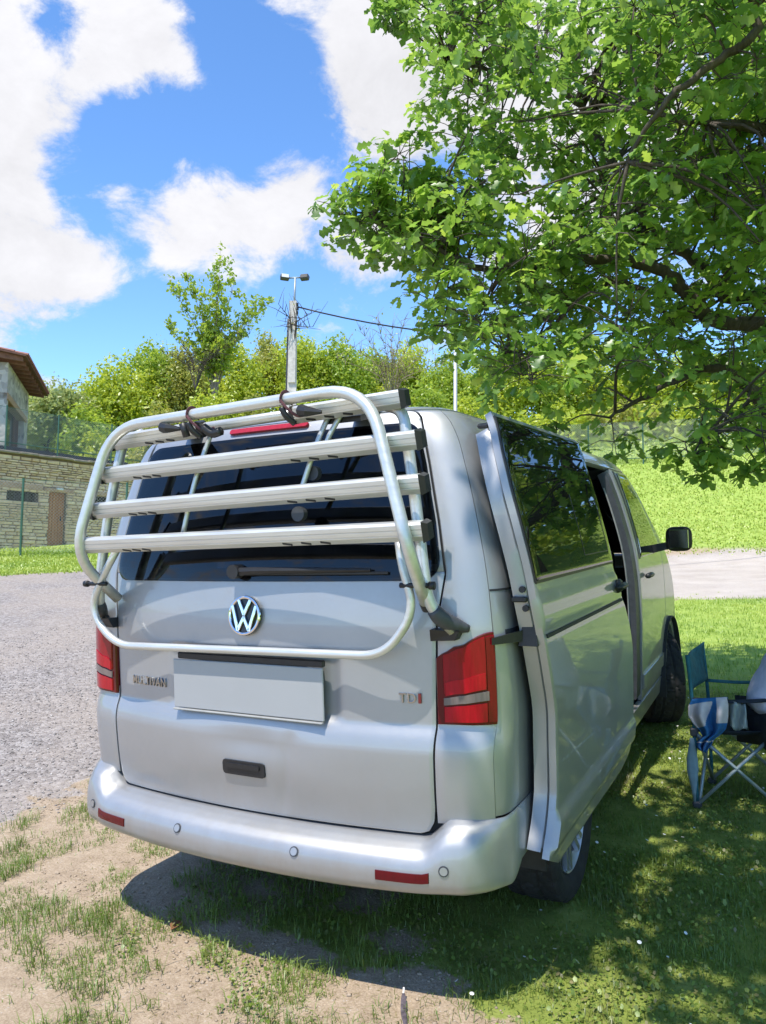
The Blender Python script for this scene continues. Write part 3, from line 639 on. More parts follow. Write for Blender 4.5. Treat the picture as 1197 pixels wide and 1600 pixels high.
tme=None
for k,(x,y,rz) in enumerate(((.812,.996,0),(-.812,.996,180),(.805,4.0,24),(-.805,4.0,204))):
    wr=bpy.data.objects.new('wheel',None); COL.link(wr); wr.parent=van; wr.location=(x,y-2.4,.336); wr.rotation_euler=(random.random()*6,0,math.radians(rz)); wr.rotation_mode='XYZ'
    wr.rotation_euler=Euler((0,0,math.radians(rz)))
    if tme is None:
        t=mesh('tyre',*tyreVF(),RUBBER,wr); autosmooth(t,30); r_=mesh('rim',*rimVF(),RIM,wr); autosmooth(r_,35)
        mb=MB(); mb.tube([(-.02,0,0),(.0,0,0)],.15,30); dk=mb.build('brake_disc',DARK,wr); tme=(t,r_,dk)
    else:
        for o in tme:
            c=o.copy(); COL.link(c); c.parent=wr
# ---------------------------------------------------------------- bicycle rack on the tailgate
rack=empty('bicycle_rack',(0,0,1.2),'folded aluminium bicycle rack with four rails clamped over the rear window','bicycle rack')
ro=Vector((0,0,1.2))
def rp(P): return [Vector(p)-ro for p in P]
# outer loop (folded-up platform)
lp=fillet([(-.70,.12,1.283),(-.715,-.085,1.47),(-.60,.015,1.968),(.565,.015,2.000),(.745,-.09,1.455),(.715,.085,1.285)],[0,.13,.16,.17,.14,0],8)
loop=tubeobj('platform_loop',rp(lp),.0205,ALU,rack,16)
for x,y,z,sx in ((-.72,.135,1.27,1),(.715,.10,1.27,1)):
    pass
mb=MB(); mb.tube(rp([(.716,.075,1.295),(.714,.095,1.275)]),.0215,14); mb.build('tube_plug',BLACKP,loop)
# lower hoop
hp_=fillet([(-.60,.04,1.50),(-.665,.025,1.40),(-.765,.030,1.245),(-.63,.032,1.108),(.585,.032,1.122),(.700,.030,1.27),(.660,.025,1.42),(.645,.04,1.50)],[0,.05,.12,.14,.16,.12,.05,0],8)
tubeobj('lower_hoop',rp(hp_),.0145,ALU,rack,14)
# mounting frame that hugs the glass
for s in (1,-1):
    path=fillet([(s*.55,.135,1.955),(s*.640,.115,1.925),(s*.690,.075,1.65),(s*.722,.055,1.40),(s*.735,.055,1.29),(s*.79,.115,1.20)],[0,.06,.3,.1,.08,0],8)
    o=tubeobj('mounting_tube',rp(path),.0195,ALU,rack,14)
    ft=MB(); b0=Vector((s*.758,.075,1.245)); 
    ft.tube(rp(fillet([(s*.752,.068,1.265),(s*.775,.10,1.222),(s*.825,.14,1.198)],.03)),[.023]*3+[.025]*3+[.02,.016,.012][:max(0,len(fillet([(s*.752,.068,1.265),(s*.775,.10,1.222),(s*.825,.14,1.198)],.03))-6)],12) if False else ft.add(*sweep(rp(spline([(s*.748,.064,1.272),(s*.765,.085,1.243),(s*.795,.118,1.218),(s*.832,.148,1.203)],4)),np.interp(np.linspace(0,1,13),[0,.3,.7,1],[.0235,.029,.026,.012]).tolist(),12))
    ft.build('foot_bracket',GREYP,o,True)
    pad=MB(); pad.hexa([Vector(v)-ro for v in [(s*.715,.105,1.165),(s*.80,.105,1.170),(s*.80,.16,1.170),(s*.715,.16,1.165),(s*.722,.085,1.205),(s*.815,.10,1.200),(s*.815,.16,1.200),(s*.722,.15,1.205)]]); pad.build('rubber_pad',BLACKP,o)
    bl=MB(); bl.tube(rp([(s*.655,.02,1.352),(s*.765,.02,1.352)]),.0085,10); bl.tube(rp([(s*.757,.02,1.352),(s*.775,.02,1.352)]),.013,10); bl.build('pivot_bolt',BLACKP,o,True)
    # roof hook plate
    hk=MB(); xa=s*.40; y0=.125
    hk.hexa([Vector(v)-ro for v in [(xa-.075,.12,1.905),(xa+.075,.12,1.905),(xa+.06,.235,1.93),(xa-.02,.235,1.93),(xa-.075,.12,1.925),(xa+.075,.12,1.925),(xa+.06,.235,1.962),(xa-.02,.235,1.962)]])
    hk.hexa([Vector(v)-ro for v in [(xa-.03,.20,1.92),(xa+.065,.20,1.92),(xa+.065,.30,1.965),(xa-.03,.30,1.965),(xa-.03,.20,1.955),(xa+.065,.20,1.955),(xa+.065,.30,1.985),(xa-.03,.30,1.985)]]); hk.build('roof_hook',BLACKP,rack)
# slim uprights between rails
for (a,b,c) in (((-.165,.115,1.945),(-.215,.06,1.74),(-.262,.03,1.52)),((.352,.12,1.945),(.315,.075,1.82),(.262,.05,1.66)),((.405,.12,1.945),(.365,.09,1.86),(.34,.09,1.80))):
    tubeobj('upright',rp(spline([a,b,c],4)),.0095,ALU,rack,10)
# four rails
PR=[(-.006,-.031),(-.0225,-.013),(-.023,-.010),(-.0212,-.009),(-.0212,-.0065),(-.023,-.0055),(-.023,.006),(-.0212,.007),(-.0212,.0095),(-.023,.0105),(-.022,.024),(-.014,.031),(.012,.031),(.018,.024),(.018,-.024),(.012,-.031)]  # (y,z) section
def rail(xl,xr,yl,yr,zl,zr,tilt,slots):
    a=Vector((xl,yl,zl))-ro; b=Vector((xr,yr,zr))-ro; d=(b-a).normalized(); ct,st=math.cos(tilt),math.sin(tilt); V=[];F=[]; n=len(PR); up=(Vector((0,0,1))-d*d.z).normalized(); bk=up.cross(d)   # bk ~ +y
    if bk.y<0: bk=-bk
    sec=lambda p:[p+bk*(y*ct-z*st)+up*(y*st+z*ct) for y,z in PR]
    V=sec(a)+sec(b); F=[(k,(k+1)%n,n+(k+1)%n,n+k) for k in range(n)]+[tuple(range(n)),tuple(range(2*n-1,n-1,-1))]
    o=mesh('rail',V,F,ALU,rack)
    for e,p,sg in ((0,a,-1),(1,b,1)):
        mb=MB(); P8=[]
        for dd in (0,.019*sg):
            g=1.02 if dd==0 else .80
            P8.append([p+d*dd+bk*(y*g*ct-z*g*st)+up*(y*g*st+z*g*ct) for y,z in [(-.025,-.032),(.022,-.032),(.022,.033),(-.025,.033)]])
        mb.hexa(P8[0]+P8[1]); c=mb.build('end_cap',BLACKP,o)
    mb=MB(); L_=(b-a).length; rr=Matrix((d,bk,up)).transposed()
    for x_ in slots:
        c0=(x_-xl)/(xr-xl); mb=MB(); y_,z_=-.0148,-.0225; p=a+d*(L_*c0)+bk*(y_*ct-z_*st)+up*(y_*st+z_*ct); mb.box(p,(.036,.003,.010),rr@Matrix.Rotation(tilt+math.radians(42.5),3,'X')@Matrix.Rotation(math.radians(16),3,'Y'),.001); mb.build('slot',BLACKP,o)
    return o
t0=math.radians(14)
SLT=(-.47,-.42,-.37,.27,.345,.42)
rail(-.655,-.205,.085,.085,1.921,1.934,t0,(-.46,-.405,-.35)); rail(.235,.655,.085,.085,1.946,1.958,t0,(.30,.375,.45)); rail(-.655,.735,.028,.028,1.785,1.812,t0,SLT); rail(-.680,.755,.000,.000,1.643,1.670,t0,SLT); rail(-.705,.775,-.035,-.035,1.507,1.524,t0,SLT)
tubeobj('cross_tube',rp([(-.60,.095,1.930),(.60,.095,1.962)]),.019,ALU,rack,14)
# plugs on the top tube, straps and buckles
for x in (-.29,.335):
    mb=MB(); mb.add(*sweep(rp([(x-.03,.010,1.945),(x,.0,1.938),(x+.05,.015,1.932)]),[.022,.018,.006],8)); mb.build('tube_plug',BLACKP,rack)
STRAP=simple('faded_red_strap',(.16,.06,.075),.8,0,.3,60,.3)
for x in (-.185,.235):
    z=1.968+.0275*(x+.6); 
    st=MB(); c=Vector((x,.015,z)); pr=[(math.cos(t)*.0235,math.sin(t)*.0235) for t in np.linspace(-.6,3.9,14)]
    st.add(*sweep(rp([c+Vector((.012*k/13,-p[0],p[1])) for k,p in enumerate(pr)]),.0001,4,False,[(-.001,-.009),(.001,-.009),(.001,.009),(-.001,.009)]))
    st.add(*sweep(rp(spline([(x,-.012,z-.005),(x+.02,.0,z-.035),(x+.045,.03,z-.06),(x+.07,.06,z-.05)],5)),.005,6))
    so_=st.build('strap',STRAP,rack)
    bk=MB(); bk.add(*sweep(rp(spline([(x+.0,-.005,z-.03),(x+.012,.005,z-.06),(x+.03,.03,z-.085)],4)),.011,8)); 
    if x<0: bk.add(*sweep(rp(spline([(x+.05,.02,z-.05),(x+.085,.03,z-.075),(x+.125,.03,z-.07)],4)),.017,8)); bk.add(*sweep(rp([(x-.03,.0,z-.03),(x-.02,.01,z-.08)]),.014,8))
    bk.build('buckle',BLACKP,so_,True)
for x in (-.02,):
    pass
# rounded clamps glimpsed under rails two and three
for p in ((.30,.085,1.735),(.255,.055,1.595)):
    mb=MB(); mb.add(*sweep(rp([(p[0],p[1]-.012,p[2]),(p[0],p[1]+.012,p[2])]),.026,18)); mb.build('rail_clamp',GREYP,rack)
# ---------------------------------------------------------------- terrain
def zones(x,y):
    n=fbm(x*1.1,y*1.1,3)-.5; n2=fbm(x*5.6,y*5.6,9)-.5; n3=fbm(x*.35,y*.35,21)-.5
    # gravel lot: left of the van and beyond its front
    edge=-2.25-.10*(y-.7)+.9*n+.5*n2
    lot=np.maximum(1-sstep(-.16,.16,x-edge),0)*sstep(-.4,.5,y+.9+n)
    front=sstep(-.8,.8,y-13.6-.10*x+3*n3+1.2*n)*(1-sstep(-1.2,1.2,y-26.5-.1*x+3*n3))
    far=sstep(-.5,.5,(-x*.79+y*.61)-8.6)      # farther left ground in the lot
    gravel=np.clip(np.maximum(lot,front),0,1)
    # strip of lawn under the stone wall
    dl=(-(x-CAM[0])*.79+(y-CAM[1])*.61)
    lawn=sstep(17.7,18.3,dl+.5*n)*sstep(2,8,-x); gravel=gravel*(1-lawn)
    gt=g=sstep(.42,.95,.55+.62*(x-.60+.75*sstep(-.05,.35,y-.10*x)*(1-sstep(2.5,4,y)*0)*sstep(-1.25,-.25,x))+1.0*n+.8*n2+.30*sstep(1.5,3.5,y)+.25*(fbm(x*7,y*7,5)-.5))       # grass cover near the van
    g=np.maximum(g,.72*sstep(.50,.61,.62*fbm(x*6.5,y*6.5,9)+.38*fbm(x*2.2,y*2.2,13)+.02)*sstep(-2.3,-1.5,x)); gt=np.maximum(gt,.36*g); 
    g=g*(1-gravel); g=np.maximum(g,.8*sstep(.70,.76,.6*fbm(x*3.1,y*3.1,91)+.4*fbm(x*8,y*8,92))*(x>-5))
    g=np.maximum(g,sstep(25.5,28,y)*(x>-9)); g=np.maximum(g,lawn); gt=np.maximum(gt*(1-gravel),np.maximum(sstep(25.5,28,y)*(x>-9),lawn))
    lush=np.clip(sstep(4.5,7,y)*(x>-6)+lawn+sstep(2.6,4,x),0,1)  # sunlight put into the grass colour; right-hand part brightens the door's reflection
    return g,gravel,gt,lush,np.clip(front*(1-lot),0,1)
def height(x,y):
    x=np.asarray(x,float); y=np.asarray(y,float); dx=x-CAM[0]; dy=y-CAM[1]; d=np.hypot(dx,dy)
    side_=np.arctan2(-dx,np.maximum(dy,-1e9)); wl=sstep(.35,.85,side_)*(dy>-30)
    z=wl*.068*np.maximum(0,d-6)
    q=d-26.5-7*wl; hill=.52*np.where(q<-1.5,0,(q+1.5)**2/19); hill=np.where(q>8,.52*(q-8)+.52*9.5**2/19,hill); hill=np.minimum(hill,5.2+.10*np.clip(q-12,0,25))
    back=sstep(-10,10,dy+8)
    return z+hill*back+ .012*(fbm(x*2.3,y*2.3,31)-.5)*(1-.0*d)+.006*(fbm(x*9,y*9,37)-.5)
def axis(lo,hi,st,far,gr):
    a=list(np.arange(lo,hi,st)); s=st
    while a[-1]<far: s*=gr; a.append(a[-1]+s)
    s=st
    while a[0]>-far: s*=gr; a.insert(0,a[0]-s)
    return np.array(a)
gx=axis(-3.4,3.2,.055,420,1.075); gy=axis(-1.4,6.2,.055,420,1.065)
GX,GY=np.meshgrid(gx,gy,indexing='ij'); GZ=height(GX,GY); _,GR,GG,GSUN,GPA=zones(GX,GY)
n_,m_=GX.shape; idx=np.arange(n_*m_).reshape(n_,m_)
FQ=np.stack([idx[:-1,:-1],idx[1:,:-1],idx[1:,1:],idx[:-1,1:]],-1).reshape(-1,4)
gm=Mt('ground_soil_grass_gravel')
ga=gm.attr('grass'); gv=gm.attr('gravel')
soiln=gm.noise(9,8,.65); soil=gm.ramp(soiln,[(.25,(.25,.175,.11)),(.5,(.41,.305,.205)),(.75,(.54,.42,.30))]); soil=gm.mix(.35,soil,gm.ramp(gm.noise(120,5,.7),[(.35,(.16,.11,.07)),(.65,(.66,.54,.40))]))
peb=gm.voro(55,'F1',out=1); pd=gm.voro(55,'F1'); soil=gm.mix(gm.math('MULTIPLY',gm.math('LESS_THAN',pd,.20),gm.math('GREATER_THAN',soiln,.52)),soil,(.50,.42,.34))
gc=gm.voro(30,'F1',out=1); gd=gm.voro(30,'DISTANCE_TO_EDGE'); gc2=gm.voro(75,'F1',out=1)
sep=gm.N.new('ShaderNodeSeparateColor'); gm.L.new(gc,sep.inputs[0]); sep2=gm.N.new('ShaderNodeSeparateColor'); gm.L.new(gc2,sep2.inputs[0])
stone=gm.mix(.45,gm.ramp(sep.outputs[0],[(0,(.17,.145,.13)),(.5,(.33,.29,.265)),(1,(.54,.49,.45))]),gm.ramp(sep2.outputs[1],[(0,(.15,.13,.12)),(1,(.46,.41,.375))]))
stone=gm.mix(gm.ramp(gm.noise(.7,5,.6),[(.42,(0,)*3),(.62,(.55,)*3)]),stone,(.42,.35,.29)); 
grs=gm.ramp(gm.noise(6,7,.7),[(.25,(.13,.16,.035)),(.5,(.23,.28,.055)),(.72,(.34,.37,.10))])
grs=gm.mix(gm.attr('lush'),grs,gm.ramp(gm.noise(2.5,8,.75),[(.28,(.19,.28,.05)),(.5,(.31,.42,.08)),(.75,(.45,.51,.14))])); fine=gm.noise(35,3,.6); gmask=gm.math('ADD',ga,gm.math('MULTIPLY',gm.math('SUBTRACT',fine,.5),.8)); gmask=gm.ramp(gmask,[(.38,(0,)*3),(.58,(1,)*3)])
vmask=gm.ramp(gm.math('ADD',gv,gm.math('MULTIPLY',gm.math('SUBTRACT',fine,.5),.9)),[(.40,(0,)*3),(.60,(1,)*3)])
stone=gm.mix(gm.math('MULTIPLY',gm.attr('pale'),.7),stone,gm.ramp(gm.noise(.9,6,.65),[(.3,(.52,.44,.37)),(.7,(.70,.62,.54))])); c=gm.mix(vmask,soil,stone); c=gm.mix(gmask,c,grs); gm.inp('Base Color',c); gm.set(Roughness=.92); gm.inp('Specular IOR Level',.25)
hh=gm.math('ADD',gm.math('MULTIPLY',gm.math('MULTIPLY',gm.math('MINIMUM',gd,.25),gv),2.2),gm.math('MULTIPLY',gm.noise(40,6,.7),.8)); gm.bump(hh,.75,.018)
ground=npmesh('ground',np.stack([GX,GY,GZ],-1).reshape(-1,3),FQ,gm.m,None,True,{'grass':GG.ravel(),'gravel':GR.ravel(),'lush':GSUN.ravel(),'pale':GPA.ravel()}); tag(ground,'sloping ground of bare soil, gravel and grass','ground',kind='structure')

# loose stones on the gravel lot and crumbs of soil
def scatter(nn,xr,yr,fn,seed):
    r=np.random.default_rng(seed); x=r.uniform(*xr,nn); y=r.uniform(*yr,nn); p=fn(x,y); k=r.random(nn)<p; return x[k],y[k],r
def rocks(x,y,s,r,name,mat,kind_label,cat):
    T=np.array([(1,0,0),(-1,0,0),(0,1,0),(0,-1,0),(0,0,.7),(0,0,-.7)],float); TF=np.array([(0,2,4),(2,1,4),(1,3,4),(3,0,4),(2,0,5),(1,2,5),(3,1,5),(0,3,5)])
    n=len(x); J=T[None]*(1+.45*(r.random((n,6,1))-.5))+.18*(r.random((n,6,3))-.5); th=r.uniform(0,6.28,n); c_,s_=np.cos(th),np.sin(th)
    X=J[...,0]*c_[:,None]-J[...,1]*s_[:,None]; Y=J[...,0]*s_[:,None]+J[...,1]*c_[:,None]*r.uniform(.6,1,(n,1)); Z=J[...,2]*.75
    V=np.stack([X,Y,Z],-1)*s[:,None,None]+np.stack([x,y,height(x,y)+s*.2],-1)[:,None,:]
    F=(TF[None]+6*np.arange(n)[:,None,None]).reshape(-1,3)
    return tag(npmesh(name,V.reshape(-1,3),F,mat,None,False,{'rnd':np.repeat(r.random(n),6)}),kind_label,cat,kind='stuff')
gp=Mt('gravel_stones'); gp.inp('Base Color',gp.ramp(gp.attr('rnd'),[(0,(.14,.12,.11)),(.4,(.27,.24,.22)),(.75,(.40,.36,.33)),(1,(.60,.55,.50))])); gp.set(Roughness=.9); gp.bump(gp.noise(160,3,.6),.3,.003)
x,y,r=scatter(24000,(-7,-1.6),(-.6,8),lambda x,y:zones(x,y)[1]*np.clip(1.3-.12*np.hypot(x+2,y-1),.08,1),41)
rocks(x,y,r.uniform(.004,.011,len(x))*r.uniform(.7,1.3,len(x)),r,'gravel',gp.m,'grey loose gravel covering the parking lot','gravel')
x,y,r=scatter(26000,(-2.4,1.6),(-.8,2.0),lambda x,y:(1-zones(x,y)[0])*(1-zones(x,y)[1])*.6*sstep(.35,.6,fbm(x*2,y*2,77)),43)
rocks(x,y,.003+.007*r.random(len(x))**4+.002*r.random(len(x)),r,'soil_crumbs',simple('soil_crumb',(.40,.31,.22),.95,0,.3,40),'small stones and crumbs on the bare soil','stones')

# grass blades
def blades(x,y,hgt,wid,r,name,mat,label,col,flat=1.):
    n=len(x); th=r.uniform(0,6.28,n); lean=r.uniform(.3,1.3,n)*flat; dx,dy=np.cos(th),np.sin(th); px,py=-dy,dx
    z=height(x,y)-.004; B=np.stack([x,y,z],-1); D=np.stack([dx,dy,0*dx],-1); Pp=np.stack([px,py,0*px],-1); h=hgt[:,None]; w_=wid[:,None]; ln=lean[:,None]; U=np.array([0,0,1.])
    v0=B-Pp*w_*.5; v1=B+Pp*w_*.5; m=B+D*h*ln*.25+U*h*.6; v2=m-Pp*w_*.38; v3=m+Pp*w_*.38; v4=B+D*h*ln*.85+U*h*np.maximum(.5,1-.38*ln)
    V=np.stack([v0,v1,v2,v3,v4],1).reshape(-1,3); o=5*np.arange(n)[:,None]; F=np.concatenate([o+[0,1,3],o+[0,3,2],o+[2,3,4]],0)
    return tag(npmesh(name,V,F,mat,None,False,{'rnd':np.repeat(np.clip(col,0,1),5)}),label,'grass',kind='stuff')
gb=Mt('grass_blade'); gb.N.remove(gb.b)
gcol=gb.ramp(gb.attr('rnd'),[(0,(.36,.30,.13)),(.12,(.25,.26,.07)),(.35,(.15,.23,.035)),(.7,(.24,.34,.055)),(1,(.38,.46,.09))])
d1=gb.N.new('ShaderNodeBsdfDiffuse'); t1=gb.N.new('ShaderNodeBsdfTranslucent'); g1=gb.N.new('ShaderNodeBsdfGlossy'); g1.inputs['Roughness'].default_value=.45
mx=gb.N.new('ShaderNodeMixShader'); mx.inputs[0].default_value=.4; mx2=gb.N.new('ShaderNodeMixShader'); mx2.inputs[0].default_value=.05
gb.L.new(gcol,d1.inputs[0]); gb.L.new(gcol,t1.inputs[0]); gb.L.new(d1.outputs[0],mx.inputs[1]); gb.L.new(t1.outputs[0],mx.inputs[2]); gb.L.new(mx.outputs[0],mx2.inputs[1]); gb.L.new(g1.outputs[0],mx2.inputs[2]); gb.L.new(mx2.outputs[0],gb.out.inputs[0]); GB=gb.m
def _sun_tinted():  # brighter copy of the blade colours, painted in for grass in the sun
    m=GB.copy(); m.name='sun_tinted_grass_blade'
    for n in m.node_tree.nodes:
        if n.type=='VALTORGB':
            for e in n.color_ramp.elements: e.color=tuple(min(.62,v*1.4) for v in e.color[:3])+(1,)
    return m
GL=_sun_tinted()
def gdens(x,y):
    g=zones(x,y)[0]; return np.clip(g*(1.05+.5*(x<.3)),0,1)*(.35+.65*sstep(.3,.62,fbm(x*4,y*4,61)))
x,y,r=scatter(340000,(-2.9,3.4),(-.75,5.2),gdens,51); cl_=fbm(x*2.6,y*2.6,15); tuft=fbm(x*5,y*5,19)
left=1-sstep(.2,1.0,x)
blades(x,y,(.016+.034*r.random(len(x))**1.6)*(.6+.9*sstep(.35,.7,tuft))*(1+.45*left),.0020+.0018*r.random(len(x)),r,'grass','' or GB,'short green grass growing around the van',.25+.9*(cl_-.32)+.28*(r.random(len(x))-.5)+.10*left)
x,y,r=scatter(100000,(-5,7),(5.0,15),gdens,52); blades(x,y,.03+.05*r.random(len(x)),.006+.005*r.random(len(x)),r,'grass',GL,'mown sunlit grass in front of the van, up to the gravel drive',.62+.8*(fbm(x*.9,y*.9,15)-.3)+.25*(r.random(len(x))-.5))
x,y,r=scatter(60000,(-9,9),(25,42),lambda x,y:np.clip(zones(x,y)[0],0,1)*.9,53); blades(x,y,(.04+.09*r.random(len(x))),.03+.03*r.random(len(x)),r,'grass',GL,'long bright grass on the bank below the far fence',.78+.8*(fbm(x*.35,y*.35,15)-.35)+.3*(r.random(len(x))-.5))
x,y,r=scatter(26000,(-2.4,1.7),(-.8,2.2),lambda x,y:(1-zones(x,y)[1])*.5*sstep(.38,.62,fbm(x*3,y*3,123)),56); blades(x,y,.006+.010*r.random(len(x)),.0018+.0015*r.random(len(x)),r,'straw',GB,'dry straw and dead grass strewn over the bare soil',.10*r.random(len(x)),3.2)
# lawn strip under the wall
r=np.random.default_rng(55); a_=at(0,880,18); b_=at(320,880,18); nn=42000; t_=r.uniform(-.6,1.2,nn); q_=r.uniform(-.3,7,nn); dv=(a_-CAM)[:2]; dv/=np.linalg.norm(dv)
x=a_[0]+(b_[0]-a_[0])*t_+dv[0]*q_; y=a_[1]+(b_[1]-a_[1])*t_+dv[1]*q_; k=r.random(nn)<np.clip(zones(x,y)[0],0,1); x,y=x[k],y[k]
blades(x,y,.03+.06*r.random(len(x))+.08*(r.random(len(x))>.97),.02+.02*r.random(len(x)),r,'grass',GL,'strip of lawn at the foot of the stone wall',.75+.8*(fbm(x*.5,y*.5,15)-.4)+.25*(r.random(len(x))-.5))
# daisies, clover leaves
def discs(x,y,z,rad,r,name,mat,label,cat,tilt=.5,k=6):
    n=len(x); th=np.arange(k)*2*np.pi/k; T=np.concatenate([[[0,0,.12]],np.stack([np.cos(th),np.sin(th),0*th],-1)]); ax=r.normal(0,tilt,(n,2)); a=r.uniform(0,6.28,n)
    X=T[:,0][None]*np.cos(a)[:,None]-T[:,1][None]*np.sin(a)[:,None]; Y=T[:,0][None]*np.sin(a)[:,None]+T[:,1][None]*np.cos(a)[:,None]; Z=T[:,2][None]+X*ax[:,:1]+Y*ax[:,1:]
    V=np.stack([X,Y,Z],-1)*rad[:,None,None]+np.stack([x,y,z],-1)[:,None]; F=np.array([(0,1+i,1+(i+1)%k) for i in range(k)]); F=(F[None]+(k+1)*np.arange(n)[:,None,None]).reshape(-1,3)
    return tag(npmesh(name,V.reshape(-1,3),F,mat,None,False,{'rnd':np.repeat(r.random(n),k+1)}),label,cat,kind='stuff')
x,y,r=scatter(330,(.55,2.6),(.1,5.0),lambda x,y:np.clip(zones(x,y)[0],0,1)*.55,57); discs(x,y,height(x,y)+.025+.02*r.random(len(x)),.0045+.0035*r.random(len(x)),r,'daisies',simple('daisy_white',(.80,.80,.76),.7),'tiny white daisies scattered through the shaded grass','daisies',.4,8)
x,y,r=scatter(60000,(-.6,3.2),(-.4,4.2),lambda x,y:np.clip(zones(x,y)[0],0,1)*.8*sstep(.5,.62,fbm(x*2.2,y*2.2,99)),58); discs(x,y,height(x,y)+.008+.02*r.random(len(x)),.0035+.005*r.random(len(x)),r,'clover',GB,'small clover leaves in the grass beside the van','clover',.5,5)
# feather and dry leaf
mb=MB(); fc=at(684,1580,2.55); 
F0=Vector((.585,.055,.02)); pts=spline([Vector((.585,.085,.035)),Vector((.60,.05,.026)),Vector((.63,-.01,.016)),Vector((.67,-.07,.012))],6)
fe=empty('feather',pts[0],'dark feather with a white quill lying on bare soil','feather'); P=[p-pts[0] for p in pts]; mb=MB(); mb.tube(P,np.interp(np.linspace(0,1,len(P)),[0,1],[.0035,.001]).tolist(),6); mb.build('quill',simple('quill_white',(.75,.72,.68),.5),fe)
vd=Vector((.8,.45,0)).normalized(); V=[];F=[]
for i,p in enumerate(P[4:]):
    q=i/(len(P)-5); wv=.010*math.sin(math.pi*min(1,.12+.88*q))**.6; V+= [p+vd*wv+Vector((0,0,.002)),p+Vector((0,0,.003)),p-vd*wv*.8+Vector((0,0,.002)),p+vd*wv-Vector((0,0,.001)),p-vd*wv*.8-Vector((0,0,.001))]
for i in range(len(P[4:])-1):
    a=i*5;b=a+5; F+=[(a,a+1,b+1,b),(a+1,a+2,b+2,b+1),(a+3,b+3,b+4,a+4),(a,b,b+3,a+3),(a+2,a+4,b+4,b+2)]
mesh('vane',V,F,simple('feather_dark',(.10,.08,.09),.6,0,.6,70),fe)
lf=MB(); c0=Vector((-.42,.11,.012)); 
V=[(0,-.03,0),(.022,-.012,.012),(.02,.012,.016),(0,.032,.004),(-.02,.012,.014),(-.022,-.012,.010),(0,0,0)]; Fl=[(6,0,1),(6,1,2),(6,2,3),(6,3,4),(6,4,5),(6,5,0)]
dl_=mesh('dry_leaf',V,Fl,simple('dry_leaf_brown',(.26,.11,.05),.8,0,.3,40),fix=False); dl_.location=c0; md=dl_.modifiers.new('thick','SOLIDIFY'); md.thickness=.001; tag(dl_,'curled brown dead leaf lying on the bare soil','leaf')
# ---------------------------------------------------------------- stone retaining wall with terrace
def frame_at(o,xdir):                         # matrix: origin o, local x along xdir, local z plumb
    x=Vector(xdir); x=(x-UP*x.dot(UP)).normalized(); y=UP.cross(x); m=Matrix.Identity(4)
    for i in range(3): m[i][0]=x[i]; m[i][1]=y[i]; m[i][2]=UP[i]; m[i][3]=o[i]
    return m
stm=Mt('limestone_blocks'); rn=stm.objrnd(); rn2=stm.attr('rnd'); tone=stm.math('FRACT',stm.math('ADD',rn,rn2))
sc_=stm.ramp(tone,[(0,(.56,.38,.24)),(.3,(.78,.56,.36)),(.6,(.90,.70,.47)),(.85,(.68,.53,.38)),(1,(.93,.78,.58))]); nn_=stm.noise(7,6,.65)
stm.inp('Base Color',stm.mix(.5,sc_,stm.ramp(nn_,[(.3,(.60,.39,.23)),(.7,(.92,.70,.45))]))); stm.set(Roughness=.92); stm.bump(stm.noise(22,5,.65),.5,.03); STONE=stm.m
MORTAR=simple('dark_mortar',(.24,.185,.13),.95,0,.3,8,.4)
WOOD=Mt('weathered_wood'); _n=WOOD.noise(5,6,.6,sc=(6,6,.5)); WOOD.inp('Base Color',WOOD.ramp(_n,[(.25,(.28,.11,.05)),(.6,(.52,.23,.10)),(.8,(.66,.36,.18))])); WOOD.set(Roughness=.8); WOOD=WOOD.m
LINT=simple('lintel_timber',(.50,.31,.19),.85,0,.25,6,.2); GREEN=simple('green_painted_steel',(.07,.16,.11),.5,.2,.15,15); WIRE=simple('galvanised_wire',(.50,.55,.52),.5,.4,.1,20)
W0=at(0,858,25); W1=at(250,860,28.0); Wl=(Vector(W1)-Vector(W0)).length; Wdir=Vector(W1)-Vector(W0)
WM=frame_at(W0-np.array(UP)*.1,Wdir)          # local x to the right along the wall, local -y... faces the camera
toward=Vector(CAM)-Vector(W0); fs=1 if (WM.to_3x3()@Vector((0,1,0))).dot(toward)>0 else -1      # side of local y that faces the camera
wall=empty('retaining_wall',label='tall coursed limestone retaining wall with a wooden door and small windows',cat='wall',mat=WM)
kx=22.6/FPX; hpx=lambda py,px: (858-py)*kx+.1
WH=hpx(706,60); XA,XB=-3.4,6.4
DX0,DX1=76*kx,107*kx; DZ=hpx(762,90); WX0,WX1,WZ0,WZ1=6*kx,58*kx,hpx(782,30),hpx(763,30); W2X0,W2X1,W2Z0,W2Z1=156*kx,196*kx,hpx(782,170),hpx(762,170)
LX=[(-1.2,64*kx,hpx(762,30),hpx(753,30)),(66*kx,118*kx,hpx(762,90),hpx(756,90)),(150*kx,202*kx,hpx(761,170),hpx(754,170))]
op=[(DX0,DX1,.1,DZ),(WX0,WX1,WZ0,WZ1),(W2X0,W2X1,W2Z0,W2Z1)]+[(a,b,c_,d) for a,b,c_,d in LX]
mb=MB()
def slab(x0,x1,z0,z1,y0=-.0,y1=-.5): mb.box(((x0+x1)/2,fs*(y0+y1)/2,(z0+z1)/2),(x1-x0,abs(y1-y0),z1-z0))
xs=sorted({XA,XB,DX0,DX1,WX0,WX1,W2X0,W2X1}); 
for a,b in zip(xs[:-1],xs[1:]):
    zz=[(-.8,WH-.02)]
    for (x0,x1,z0,z1) in op[:3]:
        if x0-1e-6<=a and b<=x1+1e-6: zz=[(-.8 if z0>.2 else -.8,z0),(z1,WH-.02)] if z0>.2 else [(-.8,.05),(z1,WH-.02)]
    for z0,z1 in zz: slab(a,b,z0,z1)
mb.build('wall_core',MORTAR,wall)
